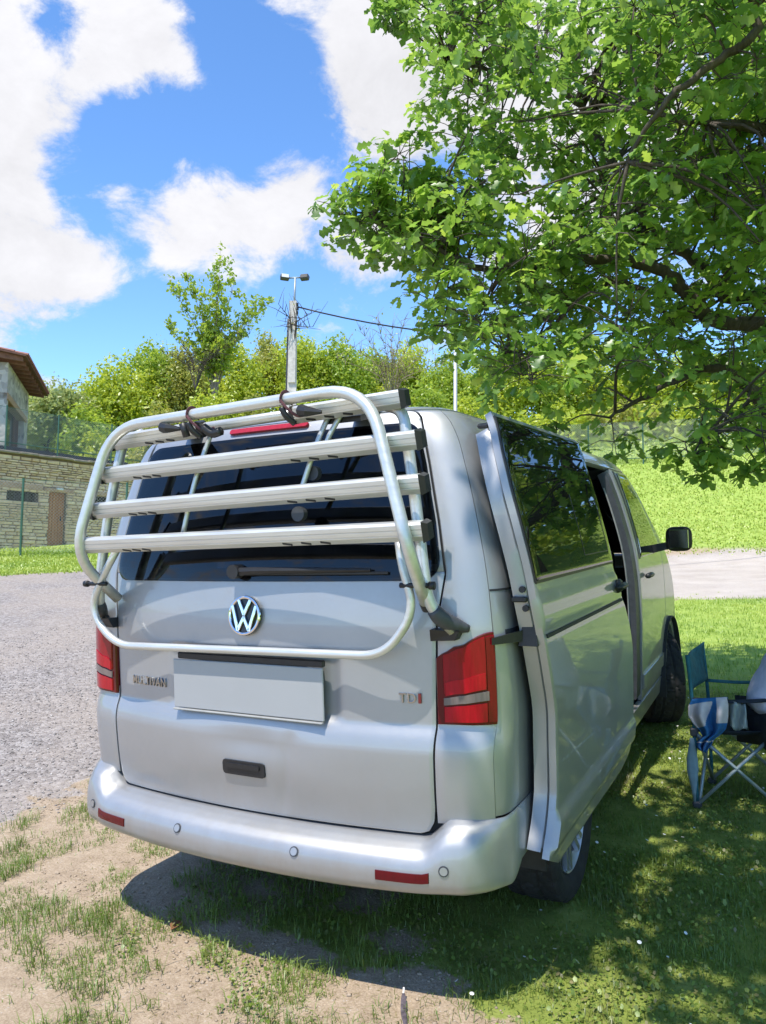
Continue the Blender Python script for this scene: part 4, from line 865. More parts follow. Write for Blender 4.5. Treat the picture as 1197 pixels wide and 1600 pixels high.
mb=MB(); mb.box((1.5,-fs*.45,1.2),(6,.05,4)); mb.build('dark_interior',DARK,wall)
# stones: coursed rubble, each a bevelled irregular block
r=random.Random(11); stones=[]; z=-.62
while z<WH-.10:
    hgt=r.uniform(.06,.125); hgt=min(hgt,WH-.06-z); x=XA+r.uniform(-.1,.1)
    while x<XB:
        ln=r.uniform(.13,.42)*(1.2 if hgt>.10 else 1)*.9; x1=min(x+ln,XB); bad=False
        for (a,b,c_,d) in op:
            if x<b and x1>a and z+hgt*.5>c_ and z+hgt*.5<d:
                if x<a-.07: x1=a; 
                elif x1>b+.07: x=b
                else: bad=True
        if not bad and x1-x>.06: stones.append((x,x1,z,z+hgt))
        x=x1+.004 if not bad else max(x1,x+.05)
    z+=hgt
def stoneVF(w_,h_,seed):
    q=random.Random(seed); g=.007; d0=.02; d1=.04+.035*q.random(); j=lambda s:q.uniform(-s,s)
    fr=[(-w_/2+g+j(.012),-h_/2+g+j(.010)),(w_/2-g+j(.012),-h_/2+g+j(.010)),(w_/2-g+j(.012),h_/2-g+j(.010)),(-w_/2+g+j(.012),h_/2-g+j(.010))]
    V=[(a,-.05*fs,b) for a,b in fr]+[(a,d0*fs,b) for a,b in fr]+[(a*.86+j(.006),fs*(d1+j(.012)),b*.74+j(.004)) for a,b in fr]
    F=[(0,1,5,4),(1,2,6,5),(2,3,7,6),(3,0,4,7),(4,5,9,8),(5,6,10,9),(6,7,11,10),(7,4,8,11),(8,9,10,11)]
    return V,F
vis=[s for s in stones if -.1<s[1] and s[0]<4.9]; vis.sort(key=lambda s:-(s[1]-s[0])*(s[3]-s[2])); big=vis[:300]; bs=set(big); rest=[s for s in stones if s not in bs]
for k,(a,b,c_,d) in enumerate(big):
    V,F=stoneVF(b-a,d-c_,k); o=mesh('stone',V,F,STONE,wall); o.location=((a+b)/2,0,(c_+d)/2)
mb=MB(); rv=[]
for k,(a,b,c_,d) in enumerate(rest):
    V,F=stoneVF(b-a,d-c_,1000+k); mb.add([(v[0]+(a+b)/2,v[1],v[2]+(c_+d)/2) for v in V],F)
o=mb.build('stone_rubble',STONE,wall); tag(o,kind='stuff'); at_=o.data.attributes.new('rnd','FLOAT','POINT'); rr=np.repeat(rng.random(len(rest)),12); at_.data.foreach_set('value',rr.astype(np.float32))
x=XA
while x<XB:
    l_=r.uniform(.4,.8); mb=MB(); mb.box((x+l_/2,-fs*.15,WH+.01+r.uniform(-.012,.012)),(l_-.012,.62,.07),None,.015); mb.build('coping_stone',simple('coping',(.30,.25,.19),.95,0,.3,9,.3) if x==XA else bpy.data.materials['coping'],wall); x+=l_
for (a,b,c_,d) in LX:
    mb=MB(); mb.box(((a+b)/2,fs*.0,(c_+d)/2),(b-a,.16,d-c_),None,.012); mb.build('lintel',LINT,wall)
dr=empty('door'); dr.parent=wall; dr.location=((DX0+DX1)/2,-fs*.12,.1)
npl=6; pw=(DX1-DX0)/npl
for k in range(npl):
    mb=MB(); mb.box((-(DX1-DX0)/2+pw*(k+.5),random.uniform(-.006,.006),(DZ-.1)/2),(pw-.010,.04,DZ-.1),None,.006); mb.build('plank',WOOD,dr)
mb=MB(); mb.box(((DX1-DX0)*.3,fs*.04,1.0),(.03,.04,.14),None,.008); mb.build('door_latch',BLACKP,dr)
mb=MB(); mb.box(((DX0+DX1)/2,fs*.05,.06),(DX1-DX0+.3,.3,.10),None,.01); mb.build('doorstep',TRIM,wall)
for x0,x1,z0,z1 in op[1:3]:
    f_=MB()
    for k in range(5): f_.box((x0+(x1-x0)*(k+.5)/5,-fs*.10,(z0+z1)/2),(.016,.016,z1-z0))
    f_.box(((x0+x1)/2,-fs*.1,z0+.012),(x1-x0,.05,.024)); wn=f_.build('window_bars',BLACKP,wall)
    f_=MB(); f_.box(((x0+x1)/2,-fs*.22,(z0+z1)/2),(x1-x0+.02,.01,z1-z0+.02)); f_.build('window_pane',m_glass('wall_window_glass',.1,(.1,.1,.1)) if 'wall_window_glass' not in bpy.data.materials else bpy.data.materials['wall_window_glass'],wall)
mb=MB(); mb.box((92*kx,fs*.10,DZ+.10),(.20,.09,.06),None,.01); lp_=mb.build('door_lamp',simple('white_lamp',(.75,.75,.75),.4),None); lp_.matrix_world=WM; tag(lp_,'small white bulkhead lamp above the wooden door','lamp')
# terrace behind the wall
tm=Mt('terrace_grass'); tn=tm.noise(1.2,7,.7); tm.inp('Base Color',tm.ramp(tn,[(.3,(.08,.11,.03)),(.7,(.20,.24,.07))])); tm.set(Roughness=.95)
mb=MB(); mb.box((0,-fs*14,WH-1.05),(26,26.8,2.0)); te=mb.build('terrace',tm.m); te.matrix_world=WM; tag(te,'raised grassy terrace behind the stone wall','terrace',kind='structure')

# ---------------------------------------------------------------- chain-link fences
def chain_link(name,O,xdir,length,hgt,posts,label,mesh_c=.07,wr=.0016,rails=(1.0,),post_r=.022,pmat=GREEN,grp=None,z0=.03,topz=None):
    Mx=frame_at(O,xdir); f_=empty(name,label=label,cat='fence',mat=Mx,group=grp)
    for px_ in posts: 
        mb=MB(); mb.tube([(px_,0,-.3),(px_,0,hgt+.03)],post_r,10); mb.tube([(px_,0,hgt+.03),(px_,0,hgt+.045)],post_r*1.15,10); mb.build('post',pmat,f_,False)
    n=int((length+hgt)/mesh_c); V=[];F=[]; b=0
    segs=[]
    for k in range(n):
        x0=-hgt+k*mesh_c*1.0
        for sg in (1,-1):
            a=(x0,z0) if sg>0 else (x0,hgt); e=(x0+hgt-z0,hgt) if sg>0 else (x0+hgt-z0,z0)
            # clip to 0..length
            (xa,za),(xb,zb)=a,e
            if xb<0 or xa>length: continue
            if xa<0: za=za+(zb-za)*(0-xa)/(xb-xa); xa=0
            if xb>length: zb=za+(zb-za)*(length-xa)/(xb-xa); xb=length
            segs.append((xa,za,xb,zb,.0015*sg))
    S=np.array(segs); m=len(S); P0=np.stack([S[:,0],S[:,4],S[:,1]],-1); P1=np.stack([S[:,2],S[:,4],S[:,3]],-1); d=P1-P0; d/=np.linalg.norm(d,axis=1,keepdims=True)+1e-9
    nrm=np.stack([-d[:,2],0*d[:,0],d[:,0]],-1); yy=np.array([[0,1.,0]]); V=[]
    for c0 in (P0,P1):
        for k in range(3): th=2*np.pi*k/3; V.append(c0+wr*(nrm*math.cos(th)+yy*math.sin(th)))
    V=np.stack(V,1).reshape(-1,3); T=np.array([(0,1,4,3),(1,2,5,4),(2,0,3,5)]); F=(T[None]+6*np.arange(m)[:,None,None]).reshape(-1,4)
    o=npmesh('wire_mesh',V,F,WIRE,f_); tag(o,kind='stuff')
    for q in rails:
        mb=MB(); mb.tube([(0,0,hgt*q),(length,0,hgt*q)],.006 if q>.9 else .016,8); mb.build('rail',pmat,f_,True)
    return f_
Oa=at(-60,862,22.5); Ob=at(330,872,22.5); La=(Vector(Ob)-Vector(Oa)).length; ka=22.5/FPX
chain_link('chain_link_fence',Oa,Vector(Ob)-Vector(Oa),La,1.92,[73*ka,73*ka+2.6,73*ka+5.2],'tall green chain-link fence standing on the lawn before the stone wall',.085,.0026,(1.0,),.03)
Oc=Vector(WM@Vector((-2.5,-fs*.15,WH+.02)))
chain_link('chain_link_fence',Oc,Wdir,9.5,1.35,[2.5+5*kx,2.5+93*kx,2.5+93*kx+1.9,2.5+93*kx+3.9],'green chain-link fence on top of the stone wall',.075,.0034,(1.0,.22),.024)
Od=at(690,704,38.6); Oe=at(1290,712,38.6); Ld=(Vector(Oe)-Vector(Od)).length; kd=38.6/FPX
Od[2]=height(Od[0],Od[1]); Oe[2]=height(Oe[0],Oe[1])
chain_link('chain_link_fence',Od,Vector(Oe)-Vector(Od),Ld,1.75,[i*2.45+(911-690)*kd-2*2.45 for i in range(8)],'grey-green chain-link fence along the top of the grass bank',.11,.0055,(1.0,.02),.035)
# ---------------------------------------------------------------- house on the terrace
EB=Vector(at(43,563,28)); EC=Vector(at(76,607,33.6)); EC.z=EB.z+(EC-EB).dot(Vector((0,0,0)))
EC=Vector(at(76,607,33.8)); hd_=(EC-EB); hd_=hd_-UP*hd_.dot(UP); HL=hd_.length
HM=frame_at(EB,hd_)                              # local x: along the eave away from the camera; eave at z=0
hy=1 if (HM.to_3x3()@Vector((0,1,0))).dot(Vector(RX))<0 else -1     # local y sign that points to the left, into the house
house=empty('stone_house',label='stone house with an overhanging red tiled roof above the wall',cat='house',mat=HM)
OV=.62; zt=-.05; zbh=-((EB-Vector(WM@Vector((0,0,WH)))).dot(UP))-.1
mb=MB(); doorx0,doorx1=.6,HL-1.55; dz1=-1.05
HSTONE=Mt('house_rubble_stone'); hn=HSTONE.voro(5.5,'F1',out=1); hs_=HSTONE.N.new('ShaderNodeSeparateColor'); HSTONE.L.new(hn,hs_.inputs[0]); HSTONE.inp('Base Color',HSTONE.ramp(hs_.outputs[0],[(0,(.34,.30,.26)),(.5,(.52,.46,.40)),(1,(.66,.60,.52))])); HSTONE.set(Roughness=.95); HSTONE.bump(HSTONE.voro(5.5,'DISTANCE_TO_EDGE'),.6,.05); HSTONE=HSTONE.m
def hb(name,x0,x1,y0,y1,z0,z1,mat,bev=0): m_=MB(); m_.box(((x0+x1)/2,hy*(y0+y1)/2,(z0+z1)/2),(x1-x0,abs(y1-y0),z1-z0),None,bev); return m_.build(name,mat,house)
hb('wall',doorx1,HL-.75,OV,OV+.45,zbh,zt,HSTONE); hb('wall',doorx0,doorx1,OV,OV+.45,dz1,zt,HSTONE)
hb('wall',HL-1.2,HL-.75,OV+.45,7,zbh,zt,HSTONE); hb('wall',.3,HL-1.2,6.6,7,zbh,zt,HSTONE); hb('wall',.3,.598,OV,6.6,zbh,zt,HSTONE)
hb('lintel',doorx0-.3,doorx1+.35,OV-.04,OV+.3,dz1-.24,dz1-.001,LINT,.02)
BRICK=simple('red_painted_wood',(.20,.07,.045),.75,0,.2,6); 
hb('door_frame',doorx1-.9,doorx1-.78,OV+.2,OV+.32,zbh,dz1-.25,BRICK); hb('door_frame',doorx1-.14,doorx1-.002,OV+.2,OV+.32,zbh,dz1-.25,BRICK); hb('door_leaf',doorx1-.77,doorx1-.15,OV+.24,OV+.30,zbh,zbh+1.0,WOOD)
hb('window_pane',doorx0,doorx1-.91,OV+.25,OV+.27,zbh+.3,dz1-.25,m_glass('house_window_glass',.2,(.3,.35,.33))); hb('window_frame',doorx0,doorx1-.91,OV+.2,OV+.3,zbh,zbh+.3,BRICK)
hb('interior_wall',doorx0-.5,doorx1+.3,OV+1.6,OV+1.7,zbh,dz1,DARK)
hb('wall_vent',HL-1.35,HL-1.29,OV-.01,OV+.05,-.75,-.45,DARK)
# roof: sloping slab rising to the left, rafters under the eave, barrel tiles on top
pit=math.tan(math.radians(9)); RW=4.2
def rz(y): return .10+pit*y
mb=MB(); x0,x1=-.35,HL
mb.hexa([(x0,0,rz(0)-.05),(x1,0,rz(0)-.05),(x1,hy*RW,rz(RW)-.05),(x0,hy*RW,rz(RW)-.05),(x0,0,rz(0)),(x1,0,rz(0)),(x1,hy*RW,rz(RW)),(x0,hy*RW,rz(RW))]); EAVE=simple('eave_boards',(.16,.075,.055),.85,0,.25,8); rf=mb.build('roof',EAVE,house)
x=x0+.2
RAFT=simple('rafter_timber',(.24,.115,.075),.85,0,.25,8)
while x<x1-.05:
    mb=MB(); mb.hexa([(x,hy*.12,rz(.12)-.20),(x+.11,hy*.12,rz(.12)-.20),(x+.11,hy*1.5,rz(1.5)-.26),(x,hy*1.5,rz(1.5)-.26),(x,hy*.12,rz(.12)-.051),(x+.11,hy*.12,rz(.12)-.051),(x+.11,hy*1.5,rz(1.5)-.051),(x,hy*1.5,rz(1.5)-.051)]); mb.build('rafter',RAFT,rf); x+=.62
TILE=simple('clay_roof_tile',(.34,.16,.115),.85,0,.35,5,.3); tv=[]; 
for i in range(8): th=math.pi*i/7; tv.append((.095*math.cos(th),.075*math.sin(th)))
tme_=None
for i in range(int((x1-x0)/.2)):
    for j in range(2):
        if tme_ is None:
            V=[(a,0,b) for a,b in tv]+[(a*.8,hy*.5,b*.8) for a,b in tv]+[(a*.82,0,b*.82-.004) for a,b in tv]+[(a*.65,hy*.5,b*.65) for a,b in tv]; F=[(k,k+1,8+k+1,8+k) for k in range(7)]+[(16+k,24+k,25+k,17+k) for k in range(7)]+[(k,16+k,17+k,k+1) for k in range(7)]
            o=mesh('roof_tile',V,F,TILE,rf); tme_=o
        else: o=tme_.copy(); COL.link(o); o.parent=rf
        o.location=(x0+.1+.2*i,hy*(-.06+.42*j),rz(-.06+.42*j)+.012+.01*j); o.rotation_euler=(hy*math.atan(pit)+.0,0,0)
mb=MB()
for i in range(int((x1-x0)/.2)): 
    V=[(x0+.1+.2*i+a,hy*.8,rz(.8)+b) for a,b in tv]+[(x0+.1+.2*i+a,hy*RW,rz(RW)+b) for a,b in tv]; mb.add(V,[(k,k+1,8+k+1,8+k) for k in range(7)])
o=mb.build('tile_rows',TILE,rf); tag(o,kind='stuff')

# ---------------------------------------------------------------- concrete pole with floodlights, cable, thin post
PB=at(444,640,22); PB[2]=height(PB[0],PB[1]); pole_top=(Vector(at(448,464,22))-Vector(PB)).dot(UP)
PMx=frame_at(PB,Vector(RX)); pole=empty('utility_pole',label='tapered concrete utility pole with recessed panels and twin floodlights on top',cat='utility pole',mat=PMx)
CONC=simple('pole_concrete',(.62,.57,.50),.95,0,.2,9,.4)
def pw_(z): return .35-.14*z/pole_top
mb=MB(); zz=np.arange(0,pole_top-.8,.62); fsg=-1 if (PMx.to_3x3()@Vector((0,1,0))).dot(Vector(FW))>0 else 1
mb.hexa([(-pw_(0)/2,-.09,-.5),(pw_(0)/2,-.09,-.5),(pw_(0)/2,.09,-.5),(-pw_(0)/2,.09,-.5),(-pw_(pole_top)/2,-.07,pole_top),(pw_(pole_top)/2,-.07,pole_top),(pw_(pole_top)/2,.07,pole_top),(-pw_(pole_top)/2,.07,pole_top)]); shaft=mb.build('shaft',CONC,pole)
for z in zz[:int((pole_top-2.3)/.62)]:                     # raised frame round each recess: two flanges and a rung
    mb=MB(); wv=pw_(z)
    for sx in (-1,1): mb.box((sx*(wv/2-.035),fsg*.105,z+.31),(.07,.05,.62))
    mb.box((0,fsg*.104,z+.08),(wv-.142,.044,.16)); mb.build('recess_frame',CONC,shaft)
mb=MB(); mb.box((0,fsg*.10,(pole_top-1.7+pole_top)/2-.35),(pw_(pole_top)*.96,.05,2.4)); 
mb.tube([(-.02,0,pole_top),(.02,0,pole_top+.75)],.032,10) if False else None
mb.build('upper_face',CONC,shaft)
GALV=simple('galvanised_steel',(.33,.37,.38),.5,.5,.1,20)
mb=MB(); mb.tube([(.03,fsg*.05,pole_top-.3),(.05,fsg*.05,pole_top+.72)],.032,10); mb.tube([(-.16,fsg*.05,pole_top+.70),(.27,fsg*.05,pole_top+.72)],.024,8); mb.build('lamp_bracket',GALV,pole,True)
for x,rz_ in ((-.25,.35),(.33,-.3)):
    m_=Matrix.Rotation(rz_,3,'Z')@Matrix.Rotation(.35*fsg,3,'X'); mb=MB(); mb.box((x,fsg*.10,pole_top+.70),(.25,.16,.15),m_,.02); fl=mb.build('floodlight',GREYP,pole); mb=MB(); mb.box(Vector((x,fsg*.10,pole_top+.70))+m_@Vector((0,fsg*.082,0)),(.21,.008,.115),m_); mb.build('lamp_glass',simple('floodlight_glass',(.70,.72,.72),.15) if x<0 else BLACKP,fl)
mb=MB()
for z,x in ((pole_top-.12,.13),(pole_top-.24,.14),(pole_top-.36,.13)): mb.tube([(0,fsg*.05,z),(x,fsg*.12,z)],.012,6); mb.tube([(x,fsg*.12,z-.04),(x,fsg*.12,z+.05)],.035,8)
mb.build('insulator',BLACKP,pole); mb=MB(); mb.tube(spline([(-pw_(5)/2-.02,0,-.2),(-pw_(5)/2-.03,.0,pole_top*.5),(-.14,0,pole_top-.5)],5),.03,6); mb.build('cable_conduit',GREYP,pole,True)
c0=Vector(PMx@Vector((.14,fsg*.12,pole_top-.18))); c1=Vector(at(1330,430,27)); cb=empty('overhead_cable',c0,'black overhead cable running from the concrete pole towards the oak','cable'); c2=Vector(at(655,499,22.6))
cp=[c0+(c1-c0)*t for t in np.linspace(0,1,25)]; 
# sag chosen so that the line dips after leaving the pole
for i,t in enumerate(np.linspace(0,1,25)): cp[i]=cp[i]-UP*(4*1.35*t*(1-t))
tubeobj('cable',[p-c0 for p in cp],.022,BLACKP,cb,6)
tp=at(702,640,21); tp[2]=height(tp[0],tp[1]); TM=frame_at(tp,Vector(RX)); th_=(Vector(at(702,540,21))-Vector(tp)).dot(UP)
lp2=empty('lamp_post',label='thin pale grey metal post beyond the van roof',cat='post',mat=TM); mb=MB(); mb.tube([(0,0,-.3),(0,0,th_)],.052,12); mb.build('pole',simple('post_grey',(.45,.48,.48),.5,.3,.08,12),lp2,True); mb=MB(); mb.tube(spline([(0,0,th_),(0,0,th_+.3),(.3,0,th_+.5),(.8,0,th_+.52)],5),.035,10); mb.build('arm',GALV,lp2,True); mb=MB(); mb.box((.95,0,th_+.51),(.45,.18,.09),None,.03); mb.build('lamp_head',GALV,lp2)
# ---------------------------------------------------------------- foliage
BARK=Mt('bark'); _n=BARK.noise(14,7,.7,sc=(1,1,.25)); BARK.inp('Base Color',BARK.ramp(_n,[(.3,(.05,.038,.03)),(.6,(.12,.098,.08)),(.8,(.22,.19,.165))])); BARK.set(Roughness=.95); BARK.bump(BARK.noise(30,6,.7,sc=(1,1,.3)),.8,.02); BARK=BARK.m
DRYB=simple('dry_twigs',(.30,.23,.16),.9,0,.3,10)
def leafmat(name,stops,tr=.55,gloss=.04):
    m=Mt(name); m.N.remove(m.b); c=m.ramp(m.attr('rnd'),stops)
    d=m.N.new('ShaderNodeBsdfDiffuse'); t=m.N.new('ShaderNodeBsdfTranslucent'); g=m.N.new('ShaderNodeBsdfGlossy'); g.inputs['Roughness'].default_value=.38
    h=m.N.new('ShaderNodeHueSaturation'); h.inputs['Hue'].default_value=.487; h.inputs['Value'].default_value=1.3; m.L.new(c,h.inputs['Color'])
    a=m.N.new('ShaderNodeMixShader'); a.inputs[0].default_value=tr; b=m.N.new('ShaderNodeMixShader'); b.inputs[0].default_value=gloss
    m.L.new(c,d.inputs[0]); m.L.new(h.outputs[0],t.inputs[0]); m.L.new(d.outputs[0],a.inputs[1]); m.L.new(t.outputs[0],a.inputs[2]); m.L.new(a.outputs[0],b.inputs[1]); m.L.new(g.outputs[0],b.inputs[2]); m.L.new(b.outputs[0],m.out.inputs[0]); return m.m
LM={'lime':leafmat('lime_leaves',[(0,(.32,.40,.035)),(.5,(.47,.56,.055)),(1,(.60,.66,.10))]),
    'green':leafmat('green_leaves',[(0,(.22,.32,.035)),(.5,(.35,.47,.05)),(1,(.50,.60,.09))]),
    'pale':leafmat('pale_leaves',[(0,(.24,.31,.09)),(.5,(.36,.42,.13)),(1,(.48,.52,.22))]),
    'olive':leafmat('olive_leaves',[(0,(.28,.30,.06)),(.5,(.40,.42,.08)),(1,(.52,.52,.15))])}
def unit(v): return v/(np.linalg.norm(v,axis=-1,keepdims=True)+1e-9)
def leaf_cards(P,Nv,s,r,asp=.62):                        # small folded leaves (4 verts, 2 tris)
    n=len(P); t=unit(np.cross(Nv,r.normal(size=(n,3)))); b=np.cross(Nv,t); s=s[:,None]
    V=np.stack([P-t*s,P+b*s*asp+Nv*s*.18,P+t*s,P-b*s*asp+Nv*s*.18],1).reshape(-1,3); o=4*np.arange(n)[:,None]
    return V,np.concatenate([o+[0,1,2],o+[0,2,3]],0)
def tree(px,ptop,hw_,D,kind,label,nl=5200,ls=.15,cat='tree',name='tree',zb=None,seed=1,grp=None,low=.12,trunk=True,top_sharp=.0):
    r=np.random.default_rng(seed); B=at(px,800,D); B[2]=height(B[0],B[1]) if zb is None else zb; T=at(px,ptop-10,D); Hh=T[2]-B[2]; Wd=hw_*D/FPX
    root=empty(name,B,label,cat,grp)
    Wd*=1.55; nl=int(nl*2.0); ls*=.68; K=max(10,int(12+Wd*3)); c0=np.array([0,0,Hh*(.5+low*.5)]); rad=np.array([Wd,Wd*.85,Hh*(.5-low*.5)])
    d=unit(r.normal(size=(K,3))); q=r.random((K,1))**.5*.68; C_=c0+d*q*rad; C_[0]=c0+[0,0,rad[2]*.62]; R_=rad.min()*r.uniform(.32,.52,K)
    C_[:,2]=np.minimum(C_[:,2],Hh-R_*.95)
    pk=r.choice(K,nl,p=R_**2/np.sum(R_**2)); dd=unit(r.normal(size=(nl,3))); lump=1+.22*np.sin(dd[:,0]*7+pk)+.22*np.sin(dd[:,1]*9+pk*2)+.2*np.sin(dd[:,2]*8)
    P=C_[pk]+dd*(R_[pk]*lump*(1-.45*r.random(nl)**2.2))[:,None]; keep=P[:,2]>-.1; P=P[keep]; dd=dd[keep]; pk=pk[keep]
    Nv=unit(dd*.8+r.normal(size=P.shape)*.75+[0,0,.35]); V,F=leaf_cards(P,Nv,ls*r.uniform(.6,1.35,len(P)),r); cr=np.clip(.5+.25*(r.random(K)[pk]-.5)+.55*(r.random(len(P))-.5),0,.999)
    npmesh('crown',V,F,LM[kind],root,False,{'rnd':np.repeat(cr,4)})
    if trunk:
        mb=MB(); mb.add(*sweep(spline([(0,0,-.3),(r.normal()*.15,0,Hh*.3),tuple(c0)],4),np.linspace(.05*Wd+.07,.03,9).tolist(),8))
        for k in range(min(K,9)): m0=c0*r.uniform(.35,.8); mb.add(*sweep(spline([m0,(m0+C_[k])/2+[0,0,.15],C_[k]],3),np.linspace(.05,.012,7).tolist(),5))
        mb.build('trunk',BARK,root,True)
    return root
G='trees on the hillside behind the car park'
T_=[(78,608,50,41,'pale','pale feathery tree between the stone house and the dark wood',5200,.14),
(20,640,60,46,'green','green tree half hidden behind the stone house',3500,.16),
(185,572,55,43,'lime','bright lime tree at the left end of the wood, above the rack corner',6500,.15),
(135,640,36,39,'green','low green tree behind the terrace fence',3500,.13),
(243,548,48,45,'green','round-topped green tree behind the left end of the rack',6000,.15),
(300,545,46,43,'olive','yellowish tree overgrown with dry stems below the tall thin tree',5500,.13),
(372,540,44,44,'lime','lime tree just left of the concrete pole',5500,.14),
(425,520,36,48,'olive','yellow-green tree directly behind the concrete pole',4500,.15),
(478,524,44,46,'lime','bright rounded tree just right of the concrete pole',6000,.14),
(536,540,42,45,'green','mid-green tree under the overhead cable',5500,.14),
(590,548,40,49,'green','dark green tree behind the dry brown shrub',5000,.15),
(648,536,46,46,'lime','lime tree between the dry shrub and the thin post',6000,.14),
(710,556,46,45,'green','green tree behind the thin metal post',6000,.14),
(775,560,48,46,'lime','bright tree showing under the oak, right of the thin post',6000,.15),
(850,548,52,48,'green','green tree seen through the oak above the side door',5500,.16),
(925,545,52,49,'lime','sunlit yellow-green tree seen through the gap under the oak limb',6000,.16),
(1005,560,52,48,'lime','yellow-green tree above the far fence, left of the hanging spray',6000,.16),
(1090,560,55,49,'green','green tree behind the lowest hanging oak spray',5500,.16),
(1175,570,55,48,'lime','bright tree above the bank at the right edge',5500,.16)]
for i,(px,pt,hw0,D,kd_,lb,nl,ls) in enumerate(T_): tree(px,pt,hw0,D,kd_,lb,nl,ls,seed=100+i,grp=G)
S_=[(150,668,34,33,'lime','low lime shrub above the wall, beside the rack corner'),(255,625,44,34,'olive','straw-coloured shrub behind the left end of the rack top'),(330,600,50,34,'lime','yellow-green shrub behind the left strap'),(398,610,40,34.5,'olive','olive shrub left of the pole foot'),(475,612,42,35,'lime','lime shrub right of the pole foot'),(545,600,40,36,'green','green shrub above the right strap'),(668,598,44,36,'green','green shrub above the van roof corner'),(735,612,40,37,'lime','lime shrub right of the thin post'),
(880,640,60,42,'lime','sunny shrub behind the far fence above the door'),(975,640,60,42,'olive','yellowish shrub behind the middle of the far fence'),(1085,650,60,42,'lime','bright shrub behind the far fence under the oak spray'),(1180,650,55,42,'olive','straw-green shrub behind the right end of the far fence')]
for i,(px,pt,hw0,D,kd_,lb) in enumerate(S_): tree(px,pt,hw0,D,kd_,lb,3600,.12,'shrub','shrub',seed=300+i,grp='shrubs at the foot of the wooded hill',low=.0)
# trees round the rest of the car park, outside the frame
for i,(bx,by,h_,w_) in enumerate(((16,14,9,3.6),(20,6,8,3.4),(14,22,9,3.5),(22,-4,9,3.8),(10,30,8,3.4))):
    r=np.random.default_rng(500+i); pB=np.array([bx,by,height(bx,by)]); root=empty('tree',pB,['broad green tree right of the car park, second beyond the oak','broad green tree right of the oak across the lawn','green tree at the corner of the bank right of the drive','broad green tree behind the picnic spot to the right','green tree at the top of the bank right of the drive'][i],'tree','trees at the side of the car park')
    n=5000; dd=unit(r.normal(size=(n,3))); lump=1+.2*np.sin(dd[:,0]*6+i)+.2*np.sin(dd[:,1]*7)+.15*np.sin(dd[:,2]*9); P=np.array([0,0,h_*.6])+dd*np.array([w_,w_,h_*.4])*lump[:,None]*(1-.4*r.random((n,1))**2); V,F=leaf_cards(P,unit(dd+r.normal(size=(n,3))*.7),.22*r.uniform(.6,1.3,n),r); npmesh('crown',V,F,LM['green'],root,False,{'rnd':np.repeat(np.clip(.5+.6*(r.random(n)-.5),0,.999),4)})
    mb=MB(); mb.add(*sweep([(0,0,-.2),(.1,0,h_*.3),(0,.1,h_*.7)],[.28,.2,.06],8)); mb.build('trunk',BARK,root,True)
# undergrowth that closes the hillside between the trunks
r=np.random.default_rng(77); nn=26000; a_=r.uniform(-250,1450,nn); D_=r.uniform(39.5,58,nn); 
d_=FW[None]+RX[None]*((a_-598.5)/FPX)[:,None]; d_/=np.hypot(d_[:,0],d_[:,1])[:,None]; P=CAM+d_*D_[:,None]; P[:,2]=height(P[:,0],P[:,1])+.15+1.9*r.random(nn)**1.5*(.4+fbm(P[:,0]*.6,P[:,1]*.6,5)); Nv=unit(r.normal(size=(nn,3))*.7+[0,-.4,.5]); V,F=leaf_cards(P,Nv,.20*r.uniform(.6,1.3,nn),r)
tag(npmesh('undergrowth',V,F,LM['lime'],None,False,{'rnd':np.repeat(np.clip(fbm(P[:,0]*.5,P[:,1]*.5,8)*1.2-.1+.4*(r.random(nn)-.5),0,.999),4)}),'dense green undergrowth covering the wooded hillside','undergrowth',kind='stuff')

# tall thin sparse tree and dry shrub
def fan(px,py0,D,stems,label,name,cat,leafy,mat,seed,ln,lsz=.12,tw=4):
    r=np.random.default_rng(seed); B=at(px,py0,D); root=empty(name,B,label,cat); kx_=D/FPX; mb=MB(); LP=[]
    for (dx,dy) in stems:
        e=Vector(RX)*(dx*kx_)+UP*(dy*kx_)+Vector(FW)*r.normal()*.5; m_=e*.45+UP*(.06*e.length)+Vector(RX)*(-.25*dx*kx_*.5); pth=spline([Vector((0,0,-.6)),m_*.5,m_,e],5); mb.add(*sweep(pth,np.linspace(.055 if leafy else .03,.006,len(pth)).tolist(),5))
        for k in range(4,len(pth)):
            for q in range(3 if leafy else tw):
                tip=pth[k]+Vector(r.normal(0,1,3))*.28+UP*(.30*r.random()+.1); mb.add(*sweep([pth[k],(pth[k]+tip)/2+UP*.04,tip],[.012,.008,.004],4)); LP.append(tip); LP.append((pth[k]+tip)/2)
    mb.build('stems' if not leafy else 'trunk',mat,root,True)
    LP=np.array([list(p) for p in LP]); k=r.integers(0,len(LP),ln); P=LP[k]+r.normal(0,.10,(ln,3)); V,F=leaf_cards(P,unit(r.normal(size=(ln,3))),lsz*r.uniform(.5,1.2,ln),r)
    npmesh('crown',V,F,LM['green' if leafy else 'olive'],root,False,{'rnd':np.repeat(np.clip(.45+.7*(r.random(ln)-.5),0,.999),4)}); return root
fan(335,606,37,[(-62,150),(-40,170),(-8,195),(8,185),(30,165),(58,120),(-20,120),(75,150),(-70,90)],'tall thin tree with sparse young leaves rising above the wood','sparse_tree','tree',True,DRYB,901,6500,.11)
fan(305,590,36.5,[(-50,40),(-30,60),(60,50),(80,70),(40,35)],'bare grey dead branches at the foot of the tall thin tree','dead_branches','branches',False,BARK,903,10)
fan(612,612,33,[(-70,80),(-50,100),(-25,110),(0,105),(20,120),(45,95),(65,70),(-85,50),(80,45)],'dry brown leafless shrub behind the rack','dry_shrub','shrub',False,DRYB,902,260,.06)
fan(458,515,22.3,[(34,-4),(36,18),(-20,34)],'dead creeper twigs hanging beside the concrete pole top','dead_creeper','twigs',False,BARK,905,6,.04,1)

